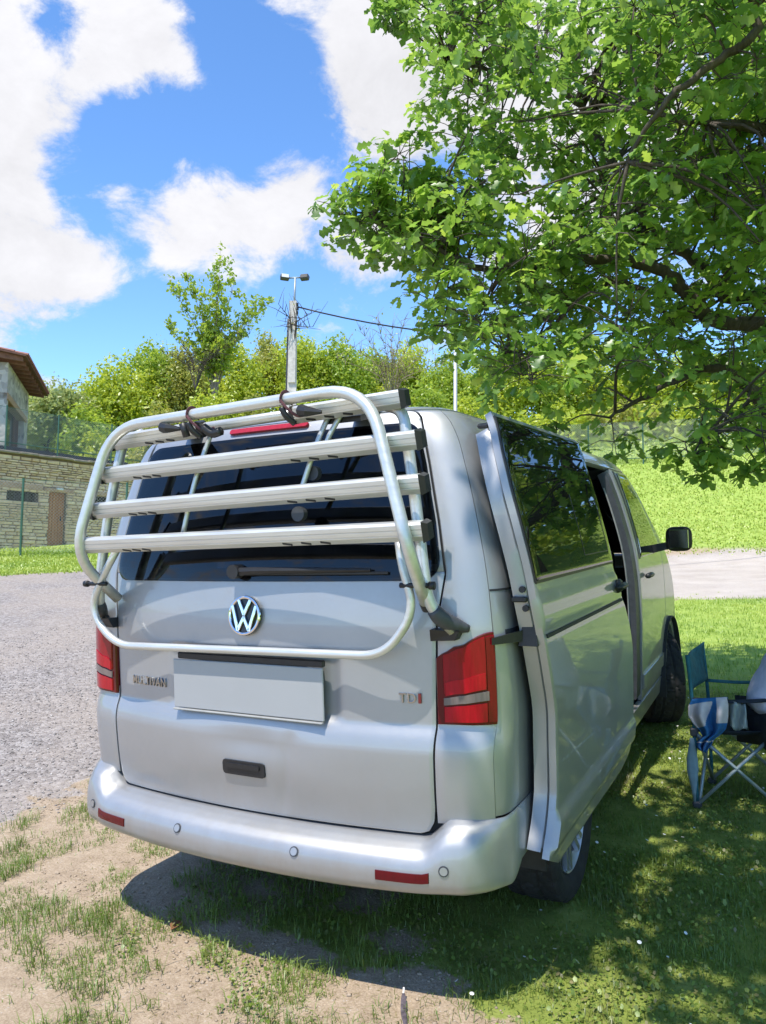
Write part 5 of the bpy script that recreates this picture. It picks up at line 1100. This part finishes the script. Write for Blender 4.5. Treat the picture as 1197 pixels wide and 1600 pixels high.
# ---------------------------------------------------------------- oak over the van
oak=empty('oak_tree',(4.5,4.6,0),'large leafy oak whose limbs hang over the van from the right','tree'); oo=Vector((4.5,4.6,0))
def A(px,py,D): return Vector(at(px,py,D))
LIMBS=[([(4.5,4.6,2.2),(3.3,4.7,2.9),A(1165,508,6.6),A(1085,468,6.4),A(1045,430,6.25),A(985,408,6.1),A(900,406,5.9),A(820,425,5.8),A(740,415,5.7),A(660,375,5.6),A(585,345,5.5)],.15),
([(4.5,4.6,2.6),(3.2,5.0,3.7),A(1175,465,7.3),A(1110,428,7.2),A(1070,395,7.1),A(1010,340,6.9),A(950,240,6.7),A(925,195,6.6),A(900,160,6.5),A(860,130,6.4),A(790,115,6.3),A(700,95,6.1)],.14),
([(4.5,4.6,1.9),A(1270,665,7),A(1175,605,6.7),A(1120,575,6.5),A(1060,590,6.3),A(1010,620,6.2),A(950,650,6.1)],.12),
([A(1060,452,6.35),A(1010,455,6.2),A(960,440,6.1),A(900,470,6.0),A(850,520,5.9),A(800,560,5.8)],.055),
([A(1175,605,6.7),A(1160,640,6.3),A(1120,670,6.1),A(1095,690,6.0)],.03),
([(4.4,4.4,3.2),A(1235,212,5.6),A(1150,196,5.4),A(1080,190,5.2),A(1000,170,5.1)],.10),
([(4.4,4.4,3.3),A(1260,0,5.2),A(1180,55,5.0),A(1100,110,4.9),A(1040,160,4.8),A(980,250,4.9)],.085),
([(4.4,4.4,3.4),A(1210,300,6.6),A(1140,270,6.4),A(1050,270,6.3),A(960,330,6.2)],.07),
([(4.4,4.3,3.4),(3.4,2.4,4.6),(2.6,1.0,5.1),(2.1,-.2,5.3),(1.8,-1.2,5.3)],.13),([(4.5,4.3,3.4),(5.4,2.2,4.6),(5.6,.6,5.2)],.12),([(4.5,4.6,3.3),(6.2,5.4,4.8),(7.4,6.2,5.6)],.13),([(4.5,4.7,3.4),(4.2,6.6,5.2),(3.6,8.0,6)],.12),([(4.45,4.5,3.2),(4.3,4.0,5.4),(3.9,3.5,7.2)],.14),
([(3.4,2.4,4.6),(2.2,2.2,5.2),(1.2,1.9,5.5)],.07),([(3.4,2.4,4.6),(3.9,1.0,5.2),(4.2,-.4,5.4)],.07)]
mb=MB(); mb.add(*sweep([p-oo for p in spline([(4.6,4.65,-.3),(4.5,4.6,.8),(4.5,4.6,1.9),(4.45,4.5,3.3)],5)],np.interp(np.linspace(0,1,16),[0,.15,.6,1],[.48,.34,.29,.22]).tolist(),14)); mb.build('trunk',BARK,oak,True)
LPTS=[]; r=np.random.default_rng(31)
for pts,r0 in LIMBS:
    P=spline(pts,6); r0*=.46; P=[p+Vector(r.normal(0,.007,3)) for p in P]; LPTS+=[np.array(p) for p in P[4:]]; V,F=sweep([p-oo for p in P],np.linspace(r0,max(.012,r0*.12),len(P)).tolist(),9); mesh('limb',V,F,BARK,oak,True)
LPTS=np.array(LPTS)
OUT=np.array([(640,-60),(650,60),(655,120),(672,190),(690,245),(660,270),(640,225),(612,222),(600,262),(555,275),(520,290),(510,330),(515,362),(560,385),(610,400),(640,405),(648,460),(655,520),(700,545),(735,560),(770,600),(800,640),(850,672),(880,655),(915,650),(950,690),(1000,695),(1030,640),(1060,690),(1080,730),(1125,725),(1150,680),(1197,700),(1300,720),(1300,-60)],float)
def inside(x,y,poly):
    c=np.zeros(len(x),bool); n=len(poly); j=n-1
    for i in range(n):
        xi,yi=poly[i]; xj,yj=poly[j]; k=((yi>y)!=(yj>y))&(x<(xj-xi)*(y-yi)/(yj-yi+1e-12)+xi); c^=k; j=i
    return c
CL=[]
# crown volume in view (limbs reach over the van) ...
nn=3400; a_=r.uniform(500,1330,nn); b_=r.uniform(-75,735,nn); D_=r.uniform(4.9,7.8,nn); D_=np.where(a_<760,r.uniform(5.1,6.6,nn),D_)
gap=fbm(a_/95,b_/95,71); ok=inside(a_,b_,OUT)
for ddx,ddy in ((46,0),(-48,0),(0,34),(0,-30)): ok&=inside(a_+ddx,b_+ddy,OUT)|(a_>1180)
holes=[(905,560,62,45),(1010,590,40,28),(830,150,40,38),(1110,60,38,30),(1080,115,28,22),(760,190,26,20),(985,215,18,26),(690,300,24,26),(940,480,18,26),(1180,410,16,14),(790,350,14,20),(900,640,20,20),(1120,620,30,14),(960,610,24,26)]
for hx,hy_,rx_,ry_ in holes: ok&=((a_-hx)/rx_)**2+((b_-hy_)/ry_)**2>1
lowpart=(b_>560); ok&=~(lowpart&(gap<.40)); ok&=(gap>.28)
for pts,r0 in LIMBS[:3]:                     # keep the big limbs in sight
    Q=np.array([list(p) for p in spline(pts,6)]); qq=proj(Q)
    for qx,qy,qd in qq[8:]:
        if qx>850: ok&=~((np.hypot(a_-qx,b_-qy)<30)&(D_<qd+.15))
idx_=np.where(ok)[0][:430]
for i in idx_: CL.append((A(a_[i],b_[i],D_[i]),0))
for a0,b0,D0 in ((612,12,5.6),(622,30,5.6),(640,-6,5.7),(1085,712,6.0),(1105,715,6.0),(1130,700,6.1),(1070,690,6.1),(960,690,6.1),(870,672,6.0),(530,335,5.5),(545,300,5.5),(630,250,5.6),(640,290,5.6),(625,240,5.55),(640,265,5.6),(560,350,5.5),(585,320,5.5),(600,345,5.55),(560,300,5.45),(615,300,5.6),(640,330,5.6),(660,350,5.6),(625,370,5.6),(680,380,5.65),(590,365,5.5),(665,420,5.7),(675,470,5.7),(690,510,5.8),(720,540,5.8),(700,450,5.7),(740,500,5.8),(680,330,5.6),(720,350,5.7),(700,300,5.7),(690,90,6.1),(700,140,6.1),(715,190,6.2),(700,40,6.0),(730,230,6.2),(1190,735,6.3)): CL.append((A(a0,b0,D0),2))
# ... and the rest of the crown: above the camera, to the right and behind
nn=5200; q=unit(r.normal(size=(nn,3)))*r.random((nn,1))**.4*np.array([2.7,4.6,2.6])+np.array([3.4,3.4,5.6]); pj_=proj(q); vis_=(pj_[:,2]>.3)&(pj_[:,0]>-120)&(pj_[:,0]<1290)&(pj_[:,1]>-130)&(pj_[:,1]<1700)
sx=q[:,0]+.12*(q[:,2]-0); sy=q[:,1]+.35*q[:,2]
k=(~vis_)&(q[:,2]>3.0)&~((q[:,0]<1.15)&(q[:,1]<1.0))&(sy>.8+.3*np.sin(sx*3))&~((q[:,0]<3.6)&(q[:,1]>1.2)&(q[:,2]>5.2)); q=q[k][:120]
ov=np.stack([r.uniform(1.2,4.0,1800),r.uniform(-1.0,2.6,1800),r.uniform(4.4,6.3,1800)],-1); pv=proj(ov); kv=~((pv[:,2]>.3)&(pv[:,0]>-120)&(pv[:,0]<1290)&(pv[:,1]>-110)&(pv[:,1]<1700)); q=np.concatenate([q,ov[kv][:110]]); o2=np.stack([r.uniform(.95,2.3,900),r.uniform(-1.15,1.0,900),r.uniform(4.5,5.8,900)],-1); pv=proj(o2); kv=~((pv[:,2]>.3)&(pv[:,0]>-120)&(pv[:,0]<1290)&(pv[:,1]>-150)&(pv[:,1]<1700)); q=np.concatenate([q,o2[kv][:85]])
for p in q: CL.append((Vector(p),1))
# leaf template (lobed, folded, curled)
ts=np.array([0,.20,.31,.48,.60,.80,1.]); ws=np.array([.015,.17,.09,.26,.155,.28,.0]); LT=[]
for t,w_ in zip(ts,ws): LT+= [(t,w_,.05*w_/.25-.16*t*t),(t,0,-.16*t*t),(t,-w_,.05*w_/.25-.16*t*t)]
LT=np.array(LT); LTF=[]
for k in range(6):
    a=3*k;b=a+3; LTF+=[(a,a+1,b+1),(a,b+1,b),(a+1,a+2,b+2),(a+1,b+2,b+1)]
LTF=np.array([f for f in LTF if not (f[0]>=18)])
PP=[];DD=[];NN=[];SS=[];CC=[];SZ=[]; TW=MB(); TW.V=[];TW.F=[]
for ci,(c,kd_) in enumerate(CL):
    c=np.array(c); nros=r.integers(5,8) if kd_!=1 else 5; i=np.argmin(((LPTS-c)**2).sum(1)); b0=LPTS[i]
    hue=r.normal(0,.13); rad=.30 if kd_!=2 else (.09 if (proj(c)[1]<45) else .19)
    dist_=np.linalg.norm(c-b0)
    if kd_!=1 or r.random()<.4:
        mid=(c+b0)/2+np.array([0,0,.12*dist_])+r.normal(0,.05,3); pth=[Vector(b0)-oo,Vector(mid)-oo,Vector(c)-oo]; TW.add(*sweep(spline(pth,3),np.linspace(.006+.008*min(dist_,1.5),.0035,7).tolist(),5))
    for k in range(nros):
        e=c+np.clip(r.normal(0,1,3),-1.5,1.5)*np.array([rad,rad,rad*.62])*.75
        if kd_!=1: TW.add(*sweep([Vector(c)-oo,Vector((c+e)/2+[0,0,.03])-oo,Vector(e)-oo],[.0035,.003,.002],4))
        nl=r.integers(6,10); az=r.uniform(0,6.28,nl); el=r.normal(-.35,.38,nl); d=np.stack([np.cos(az)*np.cos(el),np.sin(az)*np.cos(el),np.sin(el)],-1)
        up=unit(np.array([0,0,1.])+r.normal(0,.45,(nl,3))); DD.append(d); NN.append(up); PP.append(e+d*.012+r.normal(0,.02,(nl,3))); SZ.append(r.uniform(.072,.13,nl)*(1.0 if kd_!=1 else 1.4)); CC.append(np.clip(.42+hue+.16*r.normal(size=nl)+.10*(k==0),0,.999))
P=np.concatenate(PP);D_=np.concatenate(DD);U_=np.concatenate(NN);S=np.concatenate(SZ);Cc=np.concatenate(CC)
Bx=unit(D_); By=unit(np.cross(U_,Bx)); Bz=np.cross(Bx,By)
LV=(LT[None,:,0:1]*Bx[:,None]+LT[None,:,1:2]*By[:,None]+LT[None,:,2:3]*Bz[:,None])*S[:,None,None]
OAKL=leafmat('oak_leaves',[(0,(.11,.22,.045)),(.35,(.19,.35,.055)),(.65,(.29,.48,.065)),(.85,(.42,.59,.085)),(1,(.55,.68,.13))],.56,.06)
pj_=proj(P); dd_=np.where((pj_[:,2]>.5)&(pj_[:,0]>0)&(pj_[:,0]<1197)&(pj_[:,1]>0)&(pj_[:,1]<1600),S/np.maximum(pj_[:,2],.5),0); near=np.argsort(-dd_)[:300]; msk=np.ones(len(P),bool); msk[near]=False
LT2=LT[[1,6,8,15,17,19]]; LTF2=np.array([(0,2,1),(1,2,4),(1,4,3),(3,4,5)])
LV2=(LT2[None,:,0:1]*Bx[:,None]+LT2[None,:,1:2]*By[:,None]+LT2[None,:,2:3]*Bz[:,None])*S[:,None,None]
seen=(pj_[:,2]>.5)&(pj_[:,0]>-150)&(pj_[:,0]<1350)&(pj_[:,1]>-200)&(pj_[:,1]<1700)
for sel,tv_,tf_,nm in ((msk&seen,LV,LTF,'crown'),(msk&~seen,LV2,LTF2,'outer_crown')):
    n=int(sel.sum()); k_=tv_.shape[1]; V=(tv_[sel]+P[sel][:,None]-np.array(oo)).reshape(-1,3); F=(tf_[None]+k_*np.arange(n)[:,None,None]).reshape(-1,3)
    o=npmesh(nm,V,F,OAKL,oak,True,{'rnd':np.repeat(Cc[sel],k_)}); tag(o,kind='stuff')
tw=TW.build('twigs',BARK,oak,True); tag(tw,kind='stuff')
vars_=[]
for q_ in range(4):
    me=bpy.data.meshes.new('leaf'); me.from_pydata([tuple(v) for v in LT],[],[tuple(f) for f in LTF]); a_=me.attributes.new('rnd','FLOAT','POINT'); a_.data.foreach_set('value',np.full(len(LT),(.3,.45,.6,.8)[q_],dtype=np.float32)); me.polygons.foreach_set('use_smooth',[True]*len(me.polygons)); me.materials.append(OAKL); vars_.append(me)
for i in near:
    o=bpy.data.objects.new('leaf',vars_[int(np.argmin(np.abs(np.array([.3,.45,.6,.8])-Cc[i])))]); COL.link(o); o.parent=oak
    m_=Matrix.Identity(4)
    for j in range(3): m_[j][0]=Bx[i][j]*S[i]; m_[j][1]=By[i][j]*S[i]; m_[j][2]=Bz[i][j]*S[i]; m_[j][3]=P[i][j]-oo[j]
    o.matrix_local=m_
# ---------------------------------------------------------------- camping chair, towel, seated person
F1=Vector((1.258,2.221,0)); F2=Vector((1.640,2.345,0)); SV=Vector((.035,.43,0)); F3=F1+SV; F4=F2+SV; Z=Vector((0,0,1))
chair=empty('camping_chair',F1,'folding camping chair with teal fabric and grey steel legs beside the van','chair')
LEG=simple('chair_steel',(.30,.36,.37),.45,.4,.1,20); TEAL=simple('teal_fabric',(.02,.12,.15),.85,0,.3,30,.3); NAVY=simple('navy_seat_fabric',(.012,.018,.03),.9,0,.3,30,.3)
def ct(name,a,b,r_=.0095,mat=LEG,n=10): return tubeobj(name,[Vector(a)-F1,Vector(b)-F1],r_,mat,chair,n)
sh=.40
for a,b in ((F1,F2+Z*sh),(F2,F1+Z*sh),(F3,F4+Z*sh),(F4,F3+Z*sh),(F1,F3+Z*sh),(F3,F1+Z*sh),(F2,F4+Z*sh),(F4,F2+Z*sh)):
    d=(b-a).normalized(); sd_=d.cross(Z).normalized()*(.010 if (a-F1).length<.01 or (a-F4).length<.01 else -.010); ct('leg',a+Z*.02+sd_,b+sd_)
for f_ in (F1,F2,F3,F4):
    mb=MB(); mb.box(f_-F1+Z*.018,(.045,.045,.036),None,.008); mb.build('foot',GREYP,chair)
    mb=MB(); mb.box(f_-F1+Z*sh,(.04,.04,.045),None,.008); mb.build('corner_joint',GREYP,chair)
bk=Vector((-.02,-.005,0))
for f_ in (F1,F3): tubeobj('back_post',[p-F1 for p in spline([f_+Z*.03,f_+Z*.42,f_+Z*.60+bk*.3,f_+Z*.806+bk],4)],.0095,TEAL,chair)
for f_ in (F2,F4): ct('arm_post',f_+Z*sh,f_+Z*.585)
def cloth(name,rows,mat,thick=.004,parent=None,off=Vector((0,0,0))):
    n=len(rows[0]); V=[p-off for rw in rows for p in rw]; F=[(i*n+j,i*n+j+1,(i+1)*n+j+1,(i+1)*n+j) for i in range(len(rows)-1) for j in range(n-1)]
    o=mesh(name,V,F,mat,parent,True,fix=False); md=o.modifiers.new('thick','SOLIDIFY'); md.thickness=thick; md.offset=0; return o
rows=[]
for i in range(9):
    t=i/8; z=.60+.215*t; rows.append([F1+SV*(j/8)+bk*((z-.55)/.31)+Vector((-.015*math.sin(math.pi*j/8)-.006*math.sin(5*t+j*.7),0,z-.018*math.sin(math.pi*j/8)*t)) for j in range(9)])
cloth('backrest',rows,TEAL,.006,chair,F1)
rows=[[F1.lerp(F2,i/8)+SV*(j/8)+Z*(.405-.055*math.sin(math.pi*i/8)*math.sin(math.pi*j/8)-.012*math.sin(3*math.pi*j/8)**2) for j in range(9)] for i in range(9)]; cloth('seat',rows,NAVY,.006,chair,F1)
for a,b,mt,zz in ((F1,F2,NAVY,.580),(F3,F4,TEAL,.600)):
    d=(b-a).normalized(); w_=Vector((-d.y,d.x,0))*.028; rows=[[a+bk*.2+(b-a-bk*.2)*(i/8)*1.03+w_*j+Z*(zz-.012*math.sin(math.pi*i/8)-.008*abs(j)) for j in (-1,-.5,0,.5,1)] for i in range(9)]; cloth('armrest',rows,mt,.006,chair,F1)
FL=simple('pale_blue_strap',(.20,.29,.33),.8,0,.15,20); rows=[]
for i in range(7):
    t=i/6; wv=.010+.062*(1-abs(2*t-1.15))*.8; wv=max(.010,min(.07,wv)); rows.append([F1+Z*(.03+.34*t)+Vector((-.010,-.012,0))+Vector((.90,.32,0))*(wv*(j-.3)) +Vector((0,-.006*math.sin(j*3),0)) for j in (-.4,0,.4,.8)])
cloth('leg_strap',rows,FL,.003,chair,F1)
# towel thrown over the near armrest
TWm=Mt('beach_towel'); tb=TWm.attr('band'); nn_=TWm.noise(50,4,.6); TWm.inp('Base Color',TWm.mix(.18,TWm.ramp(tb,[(0,(.02,.11,.30)),(.30,(.025,.15,.36)),(.36,(.56,.50,.50)),(.62,(.60,.54,.56)),(.68,(.02,.12,.30)),(1,(.012,.06,.18))]),TWm.ramp(nn_,[(.3,(.1,.1,.1)),(.7,(.9,.9,.9))]),'SOFT_LIGHT')); TWm.set(Roughness=.95); TWm.bump(TWm.noise(220,3,.6),.5,.004)
Lp=[(1081,1093),(1076,1104),(1076,1118),(1083,1130),(1093,1141),(1098,1150),(1089,1158),(1087,1166),(1094,1172)]; Rp=[(1136,1090),(1138,1102),(1138,1115),(1137,1128),(1134,1139),(1127,1146),(1116,1154),(1109,1166),(1102,1176)]
rows=[]; NB=37; band=[]
for i in range(4):                                   # part lying over the arm and down its far side
    t=1-i/4; rows.append([Vector(at(1081+(1136-1081)*j/(NB-1)+3*t,1093-3*j/(NB-1)-4*t+ (10*t*t),4.42+.16*t)) for j in range(NB)]); band.append([.1+.1*math.sin(j*.6) for j in range(NB)])
for i in range(33):
    q=i/32*8; k=min(int(q),7); f_=q-k; l=[Lp[k][m]*(1-f_)+Lp[k+1][m]*f_ for m in (0,1)]; rr=[Rp[k][m]*(1-f_)+Rp[k+1][m]*f_ for m in (0,1)]
    rows.append([Vector(at(l[0]+(rr[0]-l[0])*j/(NB-1),l[1]+(rr[1]-l[1])*j/(NB-1),4.39+.028*math.sin(j*.38+.06*i)*min(1,i/8)-.012*math.sin(i*.2))) for j in range(NB)])
    b_=[]
    for j in range(NB):
        x=j/(NB-1); y=i/32; e=x*1.0+y*.75; b_.append(.15+.35*float(sstep(-.03,.03,.60-.55*y+.05*math.sin(y*11)-x)*sstep(.06,.12,y+.08*x)*(1-sstep(.42,.50,y+.1*x))) + .35*float(sstep(.66,.72,x-.12*math.sin(y*5)+.35*y)*(1-sstep(.36,.42,y))) + .7*float(sstep(.76,.82,y)) if True else 0)
    band.append(b_)
tw_=cloth('towel',rows,TWm.m,.006,None,F1); tw_.location=F1; a_=tw_.data.attributes.new('band','FLOAT','POINT'); a_.data.foreach_set('value',np.array(band,dtype=np.float32).ravel()); tag(tw_,'blue and pale pink towel hanging over the near arm of the camping chair','towel')
rows=[]
for i in range(9):
    rows.append([Vector(at(1134+ (30*j/6)*(1-.1*i/8)+ (8*i/8),1094+6*j/6+(44+4*math.sin(j))*i/8*(1-.25*(j/6-.6)**2),4.46+.03*math.sin(j*1.6+i*.5))) for j in range(7)])
SAT=simple('grey_satin',(.28,.33,.33),.3,.1,.2,12); jk=cloth('jacket',rows,SAT,.006,None,F1); jk.location=F1; tag(jk,'shiny grey-green jacket lying over the chair arm beside the towel','jacket')
# person
def skinned(name,J,E,mat,parent,sub=2,root=None):
    ks=list(J); me=bpy.data.meshes.new(name); me.from_pydata([tuple(J[k][0]) for k in ks],[(ks.index(a),ks.index(b)) for a,b in E],[]); 
    ob=bpy.data.objects.new(name+'_tmp',me); COL.link(ob); md=ob.modifiers.new('s','SKIN'); md.use_smooth_shade=True
    for i,k in enumerate(ks):
        sv=me.skin_vertices[0].data[i]; rad=J[k][1]; sv.radius=rad if isinstance(rad,tuple) else (rad,rad); sv.use_root=(k==(root or ks[0]))
    sb=ob.modifiers.new('u','SUBSURF'); sb.levels=sub; sb.render_levels=sub
    dg=bpy.context.evaluated_depsgraph_get(); dg.update(); m2=bpy.data.meshes.new_from_object(ob.evaluated_get(dg)); bpy.data.objects.remove(ob); m2.materials.clear(); m2.materials.append(mat); m2.polygons.foreach_set('use_smooth',[True]*len(m2.polygons))
    return link(name,m2,parent)
SKIN=simple('skin',(.48,.28,.20),.55,0,.08,20); SHIRT=simple('lilac_grey_shirt',(.74,.71,.82),.9,0,.10,18,.35); TROUS=simple('dark_trousers',(.018,.020,.028),.9,0,.25,30,.3); HAIR=simple('dark_hair',(.03,.02,.015),.6,0,.4,60)
fd_=Vector((.90,.43,0)).normalized(); sdv_=Vector((-fd_.y,fd_.x,0))
pel=Vector(at(1196,1122,4.62)); pr_=empty('person',(pel.x,pel.y,0),'person in a lilac grey shirt and dark trousers leaning forward in the camping chair','person'); po=Vector((pel.x,pel.y,0))
def q_(f=0,s=0,z=0,b=pel): return b-po+fd_*f+sdv_*s+Z*z
J={'pel':(q_(0,0,-.02),(.155,.12)),'ab':(q_(.06,0,.13),(.15,.11)),'ch':(q_(.17,0,.30),(.165,.12)),'up':(q_(.27,0,.42),(.15,.10)),'nk':(q_(.34,0,.49),.055),'hd0':(q_(.39,0,.56),.06),'hd1':(q_(.42,0,.63),.092),'hd2':(q_(.43,0,.72),.075)}
for s,n_ in ((1,'l'),(-1,'r')):
    J.update({n_+'sh':(q_(.26,s*.17,.42),.055),n_+'el':(q_(.36,s*.24,.16),.043),n_+'wr':(q_(.52,s*.13,.10),.029),n_+'pm':(q_(.59,s*.10,.085),(.038,.018)),n_+'hp':(q_(.05,s*.09,-.05),.085),n_+'kn':(q_(.44,s*.13,-.01),.062),n_+'an':(q_(.47,s*.13,-.395),.042),n_+'ft':(q_(.62,s*.14,-.435),(.045,.028))})
E=[('pel','ab'),('ab','ch'),('ch','up'),('up','nk'),('nk','hd0'),('hd0','hd1'),('hd1','hd2')]
for n_ in 'lr': E+=[('up',n_+'sh'),(n_+'sh',n_+'el'),(n_+'el',n_+'wr'),(n_+'wr',n_+'pm'),('pel',n_+'hp'),(n_+'hp',n_+'kn'),(n_+'kn',n_+'an'),(n_+'an',n_+'ft')]
for s,n_ in ((1,'l'),(-1,'r')):
    for k,(ds,ln) in enumerate(((.03,.055),(.011,.065),(-.009,.06),(-.027,.048))):
        b=J[n_+'pm'][0]; J[f'{n_}f{k}a']=(b+fd_*.035+sdv_*ds,.0095); J[f'{n_}f{k}b']=(b+fd_*(.035+ln*.5)+sdv_*ds*1.1-Z*.006,.009); J[f'{n_}f{k}c']=(b+fd_*(.035+ln*.85)+sdv_*ds*1.1-Z*.028,.008); E+=[(n_+'pm',f'{n_}f{k}a'),(f'{n_}f{k}a',f'{n_}f{k}b'),(f'{n_}f{k}b',f'{n_}f{k}c')]
    b=J[n_+'pm'][0]; J[n_+'t1']=(b-fd_*.01-sdv_*s*.035,.011); J[n_+'t2']=(b+fd_*.025-sdv_*s*.058-Z*.01,.0095); E+=[(n_+'pm',n_+'t1'),(n_+'t1',n_+'t2')]
body=skinned('body',J,E,SKIN,pr_)
h1=J['hd1'][0]
fm=MB(); fm.add(*sweep([h1+fd_*.085+Z*.03,h1+fd_*.112-Z*.0,h1+fd_*.09-Z*.012],[.008,.014,.008],8)); fm.build('nose',SKIN,body,True)
for s in (1,-1):
    fm=MB(); fm.add(*sweep([h1+sdv_*s*.082+Z*.02,h1+sdv_*s*.094-Z*.0,h1+sdv_*s*.085-Z*.03],[.012,.018,.008],8)); fm.build('ear',SKIN,body,True)
    fm=MB(); fm.add(*sweep([h1+fd_*.078+sdv_*s*.032+Z*.03,h1+fd_*.091+sdv_*s*.032+Z*.03],[.011,.006],8)); fm.build('eye',simple('eye_dark',(.05,.04,.035),.2) if s>0 else bpy.data.materials['eye_dark'],body,True)
fm=MB(); fm.add(*sweep([h1+fd_*.083+sdv_*.025-Z*.045,h1+fd_*.094-Z*.047,h1+fd_*.083-sdv_*.025-Z*.045],[.004,.007,.004],6)); fm.build('mouth',simple('lips',(.40,.15,.13),.5),body,True)
HJ={'a':(h1-fd_*.025+Z*.03,.092),'b':(h1-fd_*.015+Z*.085,.082),'c':(h1-fd_*.055-Z*.03,.070)}; skinned('hair',HJ,[('a','b'),('a','c')],HAIR,pr_)
SJ={k:(J[k][0],tuple(v*1.12+.008 for v in (J[k][1] if isinstance(J[k][1],tuple) else (J[k][1],)*2))) for k in ('ab','ch','up','lsh','rsh')}; SJ['pel']=(q_(-.005,0,-.01),(.175,.145)); SJ['lu']=(J['lsh'][0].lerp(J['lel'][0],.7),.068); SJ['ru']=(J['rsh'][0].lerp(J['rel'][0],.7),.068); SJ['lsh']=(J['lsh'][0],.075); SJ['rsh']=(J['rsh'][0],.075)
shirt=skinned('shirt',SJ,[('pel','ab'),('ab','ch'),('ch','up'),('up','lsh'),('up','rsh'),('lsh','lu'),('rsh','ru')],SHIRT,pr_,3,'pel')
tx=bpy.data.textures.new('folds','CLOUDS'); tx.noise_scale=.06; dm=shirt.modifiers.new('folds','DISPLACE'); dm.texture=tx; dm.strength=.022; dm.mid_level=.5
TJ={'pel':(q_(0,0,-.05),(.165,.13))}; TE=[]
for s,n_ in ((1,'l'),(-1,'r')): TJ.update({n_+'hp':(J[n_+'hp'][0],.098),n_+'kn':(J[n_+'kn'][0],.078),n_+'an':(J[n_+'an'][0]+Z*.03,.062)}); TE+=[('pel',n_+'hp'),(n_+'hp',n_+'kn'),(n_+'kn',n_+'an')]
skinned('trousers',TJ,TE,TROUS,pr_,2,'pel')
for s,n_ in ((1,'l'),(-1,'r')):
    mb=MB(); c_=J[n_+'ft'][0]-fd_*.04; rt_=Matrix((fd_,sdv_,Z)).transposed(); mb.box(c_-Z*.008,(.27,.10,.085),rt_,.035); mb.build('shoe',BLACKP,pr_,True)
